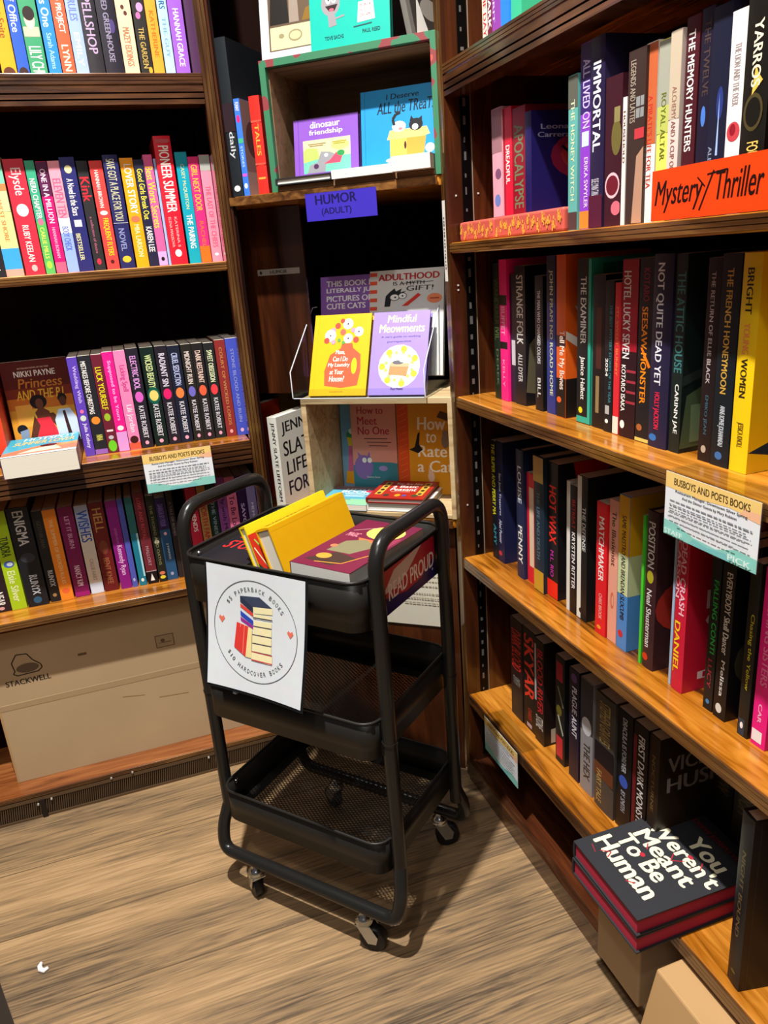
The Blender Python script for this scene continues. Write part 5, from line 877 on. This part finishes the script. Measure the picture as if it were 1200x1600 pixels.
for k in range(14): hr.append(('l', [(.03, .03+k*.07), (.17, .07+k*.07)], .008, 'F08030'))
cover_book(dg(.285, .140, .6765), D3, R(4), .14, .215, .018, 'C88410', hr, 'mustard comic with pale lettering and small cats, right inside the pale crate', gi, 1)
fa = [('r', 0, 0, 1, 1, '5AA8C0'), ('r', 0, 0, 1, .3, '90D0A0'), ('r', 0, .8, 1, 1, '8A7078'), ('t', 'LITTLE', .34, .78, .8, .87, 'F0F4F4'), ('t', 'BOOK', .3, .63, .82, .76, 'F4F8F8'), ('c', .84, .74, .12, .06, 'E03858'), ('r', .4, .56, .84, .59, 'E8F4F4'), ('r', .44, .48, .8, .5, 'E8F4F4'), ('r', .44, .43, .8, .45, 'E8F4F4'), ('r', .5, .26, .62, .28, '2A4A60')]
flat(.112, .002, .6765, .138, .137, .014, '4A90B0', 'turquoise to green book lying flat at left in the pale crate front', 'books lying flat in the pale crate', None, fa, 0)
flat(.250, .008, .6765, .142, .137, .018, 'E4E0DA', 'white-edged thick book lying beneath the red board-game style book', 'books lying flat in the pale crate', PAGES_WHITE)
fb = [('r', 0, 0, 1, 1, 'A8281C'), ('r', .08, .2, .2, .9, 'D8A840'), ('r', .8, .2, .92, .9, 'D8A840'), ('t', 'You Are Not', .28, .76, .76, .88, 'F0E4DC'), ('t', 'a Basic', .28, .60, .72, .74, 'F4F0E8'), ('t', 'Peasant', .28, .42, .74, .57, 'F4F0E8'), ('r', .32, .36, .66, .38, 'E8A090')]
for k in range(4): fb += [('c', .14, .28+k*.18, .035, .05, '2A2418'), ('c', .86, .28+k*.18, .035, .05, '2A2418')]
fb += [('c', .3, .16, .05, .06, '3A3A2C'), ('c', .5, .17, .05, .07, 'D89828'), ('c', .62, .16, .04, .05, '4858A8'), ('c', .8, .17, .06, .06, '3A4A30')]
flat(.249, .006, .6957, .136, .135, .012, '8A1C14', 'red book with yellow side strips of small pictures, lying on white-edged book', 'books lying flat in the pale crate', PAGES_WHITE, fb)
# large-lettered volume left of the pale crate
je = [('r', 0, 0, 1, 1, 'D4D2C8'), ('t', 'JENNY', .1, .78, .95, .93, '17161A'), ('t', 'SLATE', .1, .56, .95, .72, '17161A'), ('t', 'LIFE', .14, .35, .7, .5, '17161A'), ('t', 'FORM', .14, .12, .9, .28, '241A30')]
cover_book((.306, 1.712, .6655), (.74, .67, 0), 0, .15, .222, .026, 'CCCAC0', je, 'cream hardcover with huge black capitals wedged left of the pale crate', gl, 1, None, None, [('tv', 'JENNY SLATE LIFEFORM', .3, .95, .75, .08, '17161A')])
cover_book((.292, 1.805, .6655), (.74, .67, 0), 0, .07, .243, .02, 'A02A18', [], 'dull red book behind the large-lettered cream hardcover', gl, 0)
cover_book((.352, 1.875, .6655), (.74, .67, 0), 0, .10, .245, .02, '8A7A28', [], 'olive book behind the cream hardcover, right of the dull red one', gl, 0)
# notice paper on the corner unit
root = empty('notice_sheet', XF(dg(.262, .016, .392), D3, (0, 0, 1), -NN))
b = MB(); b.box(0, 0, -.0004, .172, .22, 0, mat('D8D2C0', .6))
it = []
for k in range(7): it += dashes(.62-.055*k-(.03 if k > 3 else 0), .35, .92, '9A9078', .012, 40+k)
art(b, lambda u, v, l: (u*.172, v*.22, .0001+.00003*l), it, 1.3, .6); b.build('paper', root)
tag(root, 'cream printed paper sheet hanging behind the cart on the corner unit', 'paper')

# ------------------------------------------------------------------ rolling cart
CU = Vector((math.cos(-.8624), math.sin(-.8624), 0)); CV = Vector((-CU.y, CU.x, 0)); CO = Vector((.0343, 1.3027, 0))
CMX = XF(CO, CU, CV, (0, 0, 1)); CW, CD = .3745, .2918
cart = empty('rolling_cart', CMX); tag(cart, 'black metal three-tier rolling cart with mesh trays and tubular handles', 'cart')
TUBE = mat('1E1D1C', .26)
r_ = .0125
def side_frame(x, HZ):
    P = fillet([(x, .262, .16), (x, .262, HZ), (x, .030, HZ), (x, .030, .16)], .052, 8)
    b = MB(); b.tube(P, r_, TUBE, 16); b.build('handle_frame', cart)
    for y in (.262, .030):
        c = MB(); c.tube([(x, y, .45), (x, y, .454)], r_+.0012, TUBE, 16); c.build('tube_collar', cart)
side_frame(-.0135, .822); side_frame(CW+.0135, .808)
for y, sgn in ((.0, 1), (CD, -1)):
    yy = .030 if sgn == 1 else .262
    P = fillet([(-.0135, yy, .19), (-.0225, y+.012*sgn, .14), (-.016, y, .094), (CW+.016, y, .094), (CW+.0225, y+.012*sgn, .14), (CW+.0135, yy, .19)], [.02, .05, .05, .02], 8)
    b = MB(); b.tube(P, r_, TUBE, 16); b.build('base_bar', cart)
def rrect(w, d, r, n=6, x0=0, y0=0):
    out = []
    for cx, cy, a in ((x0+w-r, y0+r, -90), (x0+w-r, y0+d-r, 0), (x0+r, y0+d-r, 90), (x0+r, y0+r, 180)):
        for k in range(n+1):
            t = R(a+90*k/n); out.append((cx+r*math.cos(t), cy+r*math.sin(t)))
    return out
def tray(zt, h):
    e = empty('tray', Matrix.Identity(4)); e.parent = cart; e.matrix_parent_inverse = Matrix.Identity(4)
    o_ = rrect(CW, CD, .032); i_ = rrect(CW-.003, CD-.003, .0305, 6, .0015, .0015); n = len(o_)
    b = MB(); z0 = zt-h
    vs = [(x, y, z0) for x, y in o_]+[(x, y, zt) for x, y in o_]+[(x, y, zt) for x, y in i_]+[(x, y, z0) for x, y in i_]
    fs = []
    for i in range(n):
        j = (i+1) % n
        fs += [(i, j, n+j, n+i), (n+i, n+j, 2*n+j, 2*n+i), (2*n+i, 2*n+j, 3*n+j, 3*n+i), (3*n+i, 3*n+j, j, i)]
    b.add(vs, fs, BLACK, True); b.build('wall', e)
    b = MB(); pr = [(x, y, zt) for x, y in o_]; b.tube(pr+[pr[0], pr[1]], .0026, BLACK, 8, caps=False); b.build('rim', e)
    # perforated base: flat border and crossed strips
    b = MB(); zb = z0+.003
    f_ = rrect(CW-.003, CD-.003, .0305, 6, .0015, .0015); g_ = rrect(CW-.05, CD-.05, .012, 6, .025, .025)
    b.add([(x, y, zb) for x, y in f_]+[(x, y, zb) for x, y in g_], [(i, (i+1) % n, n+(i+1) % n, n+i) for i in range(n)], BLACK)
    x0, y0, x1, y1 = .024, .024, CW-.024, CD-.024; p = .0072; wd = .0021
    def clip(c, s):
        # line y = s*x + c inside the rectangle
        pts = []
        for X in (x0, x1):
            Y = s*X+c
            if y0 <= Y <= y1: pts.append((X, Y))
        for Y in (y0, y1):
            X = (Y-c)/s
            if x0 < X < x1: pts.append((X, Y))
        return pts[:2]
    for s in (.62, -.62):
        c = -1.0
        while c < 1.2:
            q = clip(c, s)
            if len(q) == 2:
                (ax, ay), (bx, by) = q; L = math.hypot(bx-ax, by-ay)+1e-9; nx, ny = -(by-ay)/L*wd/2, (bx-ax)/L*wd/2
                b.add([(ax-nx, ay-ny, zb), (bx-nx, by-ny, zb), (bx+nx, by+ny, zb), (ax+nx, ay+ny, zb)], [(0, 1, 2, 3)], BLACK)
            c += p
    b.build('mesh_base', e)
    for x, y in ((.0035, .044), (CW-.0035, .044), (.0035, .25), (CW-.0035, .25)):
        b = MB(); dx = .003 if x < .1 else -.003
        b.tube([(x-dx, y, zt-.014), (x, y, zt-.014), (x+dx*.6, y, zt-.014)], [.005, .005, .002], CHROME, 10); b.build('bolt', e)
    return e
tray(.748, .086); tray(.494, .072); tray(.249, .068)
def caster(x, y, ang):
    e = empty('caster', Matrix.Translation((x, y, 0)) @ Matrix.Rotation(ang, 4, 'Z')); e.parent = cart; e.matrix_parent_inverse = Matrix.Identity(4)
    off = .016
    b = MB(); b.tube([(0, -.0095, .0255), (0, -.0085, .0255), (0, .0085, .0255), (0, .0095, .0255)], [.0225, .0255, .0255, .0225], mat('131315', .45), 28)
    w_ = b.build('wheel', e); w_.location.x = off
    b = MB(); b.tube([(0, -.0105, .0255), (0, .0105, .0255)], .010, mat('3A3C40', .3), 18); h_ = b.build('hub', w_, )
    b = MB()
    for sy in (-1, 1):
        y0, y1 = sorted((sy*.0115, sy*.0132))
        b.prism([(-.014, .060), (-.010, .056), (off-.008, .020), (off+.008, .020), (off+.012, .036), (.014, .060)], y0, y1, CHROME, 1)
    b.box(-.015, -.0132, .0585, .015, .0132, .0605, CHROME)
    b.build('fork', e)
    b = MB(); b.tube([(0, 0, .0605), (0, 0, .0635), (0, 0, .0665), (0, 0, .0695), (0, 0, .072), (0, 0, .084)], [.017, .017, .0135, .0155, .009, .006], CHROME, 20); b.build('swivel', e)
caster(.062, .0, R(150)); caster(.318, .0, R(15)); caster(.062, CD, R(160)); caster(.33, CD, R(40))

# sign hung on the cart front (own frame: x right, y up, z out)
SWd, SHt = .212, .216
p0 = CO+CU*.071+CV*(-.0065)+Vector((0, 0, .7465)); p1 = CO+CU*.066+CV*(-.045)+Vector((0, 0, .534))
up = (p0-p1).normalized(); nrm = CU.cross(up).normalized()
root = empty('price_sign', XF(p1, CU, up, nrm))
def curve(u, v): return -.004*math.sin(math.pi*v)+.006*(1-v)*(u-.5)**2*4
def FSg(u, v, l): return (u*SWd+(.004*(1-v)-.008*u*(1-v)), v*SHt-.0, curve(u, v)+(.0005 if l else 0)+.00003*l)
def sheet(mb, z, pad, m):
    N = 12; vs = []
    for j in range(N+1):
        for i in range(N+1):
            u, v = i/N, j/N; p = FSg(-pad+(1+2*pad)*u, -pad+(1+pad)*v, 0); vs.append((p[0], p[1], p[2]+z))
    mb.add(vs, [(j*(N+1)+i, j*(N+1)+i+1, (j+1)*(N+1)+i+1, (j+1)*(N+1)+i) for j in range(N) for i in range(N)], m, True)
b = MB(); sheet(b, 0, 0, mat('D6DADF', .4))
import itertools
ring = [(.5+.43*math.cos(2*math.pi*k/72), .51+.41*math.sin(2*math.pi*k/72)) for k in range(73)]
sg = [('l', ring, .006, '55585C')]
def heart(cx, cy, s): return ('p', [(cx, cy-s), (cx+s, cy+.2*s), (cx+.6*s, cy+.9*s), (cx, cy+.45*s), (cx-.6*s, cy+.9*s), (cx-s, cy+.2*s)], 'E0705C')
sg += [heart(.15, .56, .032), heart(.86, .56, .032)]
bk = [('p', [(.35, .78), (.55, .80), (.68, .73), (.48, .71)], '3A4258'), ('p', [(.35, .78), (.48, .71), (.48, .66), (.35, .73)], '2C3448'), ('p', [(.48, .71), (.68, .73), (.68, .68), (.49, .66)], 'ECE0B0'),
      ('p', [(.35, .72), (.48, .66), (.48, .63), (.35, .69)], 'D84438'), ('p', [(.48, .655), (.67, .665), (.67, .64), (.49, .63)], 'ECE0B0'), ('p', [(.35, .66), (.48, .60), (.48, .56), (.35, .62)], '2C48B0'), ('p', [(.48, .60), (.67, .615), (.67, .57), (.49, .56)], 'ECE0B0'),
      ('p', [(.35, .61), (.48, .555), (.48, .53), (.35, .58)], '9A2890'), ('p', [(.48, .55), (.67, .56), (.67, .50), (.48, .49)], 'ECE0B0'), ('p', [(.47, .48), (.67, .49), (.67, .43), (.47, .42)], 'ECE0B0'), ('p', [(.47, .41), (.67, .42), (.67, .36), (.47, .35)], 'ECE0B0'), ('p', [(.46, .34), (.68, .345), (.68, .29), (.46, .28)], 'ECE0B0'),
      ('l', [(.48, .625), (.68, .635)], .008, '3A3040'), ('l', [(.48, .555), (.67, .565)], .008, '3A3040'), ('l', [(.47, .485), (.67, .495)], .008, '3A3040'), ('l', [(.47, .415), (.67, .425)], .008, '3A3040'), ('l', [(.46, .345), (.68, .35)], .008, 'B03040'), ('l', [(.46, .28), (.68, .285)], .009, 'D04848'),
      ('p', [(.31, .56), (.44, .54), (.43, .36), (.40, .29), (.28, .35)], 'D83A34'), ('p', [(.43, .54), (.47, .53), (.46, .29), (.40, .29)], 'ECD898'), ('l', [(.35, .55), (.33, .33)], .006, 'F08878'), ('l', [(.39, .55), (.37, .31)], .006, 'F08878')]
sg += bk
art(b, FSg, sg, SHt/SWd, .4)
def arc_text(s, cx, cy, rx, ry, a0, a1, size, top=True):
    n = len(s)
    for i, ch in enumerate(s):
        if ch == ' ': continue
        t = R(a0+(a1-a0)*i/(n-1)); x, y = cx+rx*math.cos(t), cy+ry*math.sin(t)
        th = t-math.pi/2 if top else t+math.pi/2
        vs, fs = textmesh(ch, False)
        w_ = size*(.62 if ch not in '1I' else .16)
        q = []
        for px, py in vs:
            lx, ly_ = (px-.5)*w_, (py-.5)*size
            q.append(FSg(x+lx*math.cos(th)-ly_*math.sin(th), y+lx*math.sin(th)+ly_*math.cos(th), 3))
        b.add(q, fs, mat('3C3F44', .4))
arc_text('$5 PAPERBACK BOOKS', .5, .51, .345, .34, 143, 37, .036)
arc_text('$10 HARDCOVER BOOKS', .5, .51, .345, .34, 218, 322, .036, False)
b.build('printed_sheet', root)
b = MB(); sheet(b, -.0012, .025, mat('17181A', .15)); b.build('plastic_sleeve', root)
b = MB(); b.box(.055, -.012, -.010, .062, .002, -.003, mat('8A8E94', .2)); b.build('clip', root)
tag(root, 'white price sign with stacked books drawing inside a thin circle, hung on cart front', 'sign')
# sticker on the cart side
root = empty('sticker', XF(CO+CU*(CW+.0012)+CV*.064+Vector((0, 0, .6635)), CV, (0, 0, 1), CU))
b = MB(); b.box(0, 0, -.0004, .186, .078, 0, mat('1E1A5A', .35))
art(b, lambda u, v, l: (u*.186, v*.078, .0001+.00003*l), [('p', [(0, .42), (.42, .2), (.7, .24), (1, .52), (1, 1), (0, 1)], 'B01C34'), ('p', [(.0, .5), (.22, .9), (.6, 1), (.74, 1), (.45, .62), (.3, .5)], 'D8C4B8'), ('t', 'READ PROUD', .10, .28, .97, .66, 'F0E4DC', .04), ('c', .94, .22, .012, .03, 'C8C8E0')], .39, .35)
b.build('printed_face', root); tag(root, 'red and navy bumper sticker reading READ PROUD on the cart top tray side', 'sticker')
# books in the top tray
def cart_pt(u, v, z): return CO+CU*u+CV*v+Vector((0, 0, z))
L = R(19); ax_y = (CU*math.sin(L)+Vector((0, 0, -math.cos(L)))); ax_z = (CV*.995+CU*.06).normalized()
ax_y = (ax_y-ax_z*ax_y.dot(ax_z)).normalized(); ax_x = ax_y.cross(ax_z)
gc = 'books in the cart top tray'
o = make_book(.033, .212, .133, 'DCA206', 1, (), [('BANNED BOOK CLUB', '5A4008', .05, .62, .3, .65)], [('l', [(.06, 0), (.06, 1)], .01, 'D8A008')], XF(cart_pt(.150, .052, .795), ax_x, ax_y, ax_z), rough=.5)
tag(o, 'thick bright yellow hardcover leaning spine up in the cart top tray', 'book', gc)
gr = [('r', 0, 0, 1, 1, '2A8A30'), ('r', 0, 0, .12, 1, 'F0D020'), ('r', .12, 0, 1, .08, '183A28'), ('p', [(.12, 0), (.5, .0), (.8, .12), (.12, .1)], 'C83020'), ('l', [(.2, .05), (.7, .2)], .02, '90D050'), ('l', [(.3, .02), (.9, .15)], .015, 'E8F0C0'), ('p', [(.6, 0), (1, 0), (1, .3)], '14281C')]
o = make_book(.014, .222, .135, 'DCBE10', 1, (), [('GREEN', '2A7A20', .3, .6, .3, .7)], gr, XF(cart_pt(.112, .044, .797), ax_x, ax_y, ax_z), rough=.45)
tag(o, 'thin yellow and green hardcover leaning behind the thick yellow one in the cart', 'book', gc)
def cart_flat(u, v, z, w, h, t, col, rot, front, label, hard=0, pages=None):
    a = CU*math.cos(rot)+CV*math.sin(rot); c = -CU*math.sin(rot)+CV*math.cos(rot)
    return cover_book(cart_pt(u, v, z+t), a, 0, w, h, t, col, front, label, gc, hard, pages, c)
rb = [('r', 0, 0, 1, 1, '1E1C20'), ('t', 'RED', .15, .55, .8, .72, 'D82828', .1), ('t', 'STORM', .1, .3, .9, .48, 'D82828', .1), ('p', [(.2, .8), (.6, .86), (.8, .78), (.5, .76)], 'C02424')]
cart_flat(.008, .022, .6645, .12, .19, .032, '2A2A2E', 0, [], 'dark book lying lowest at the left end of the cart top tray', 1)
cart_flat(.006, .030, .697, .113, .20, .034, '1A181C', R(3), rb, 'black book with red lettering lying at the left end of the cart tray', 1)
cart_flat(.217, .022, .6645, .124, .215, .03, '8A7468', R(-3), [], 'brownish book at the bottom of the right stack in the cart tray', 0, PAGES_WHITE)
cart_flat(.217, .022, .695, .122, .216, .026, '9A9AA0', R(-5), [], 'thin silver grey book under the plum cover in the cart tray', 0, PAGES_WHITE)
pl = [('r', 0, 0, 1, 1, '6A1838'), ('c', .62, .78, .3, .14, 'E8D060'), ('p', [(.34, .62), (.8, .6), (.9, .52), (.5, .5)], 'C06840'), ('p', [(.2, .3), (.6, .3), (.8, .5), (.5, .6), (.25, .52)], '7A7658'), ('p', [(.1, .1), (.6, .06), (.8, .24), (.4, .3)], '3A2A28'), ('c', .3, .2, .12, .05, 'C89038'), ('l', [(.3, .08), (.7, .12), (.95, .4)], .02, 'D08A30'), ('t', 'MAGIC', .1, .62, .3, .7, 'D88A98'), ('l', [(.1, .74), (.4, .86)], .008, 'E8C8C0'), ('c', .2, .4, .06, .03, 'C87050'), ('p', [(.8, .66), (.98, .72), (.96, .5)], '8A3048')]
cart_flat(.234, .014, .7215, .122, .218, .042, '5A1430', R(-4), pl, 'thick paperback with plum illustrated cover topping the right stack in the cart', 0, PAGES_WHITE)

# ------------------------------------------------------------------ floor bits
b = MB(); b.tube([(-.006, .010, .003), (-.008, .002, .004), (-.006, -.006, .004), (.0, -.010, .003), (.007, -.006, .003)], [.003, .0045, .005, .0045, .003], mat('F0EEEA', .7), 10)
o = b.build('paper_scrap', loc=(-.337, 1.253, 0)); tag(o, 'tiny curled white paper scrap on the plank floor, lower left', 'scrap')
b = MB(); b.prism([(-.62, .80), (-.30, .80), (-.379, 1.151), (-.418, 1.262), (-.62, 1.262)], 0, .006, mat('2A2018', .9))
o = b.build('floor_mat'); tag(o, 'dark floor mat corner at the lower left photo edge', 'mat')
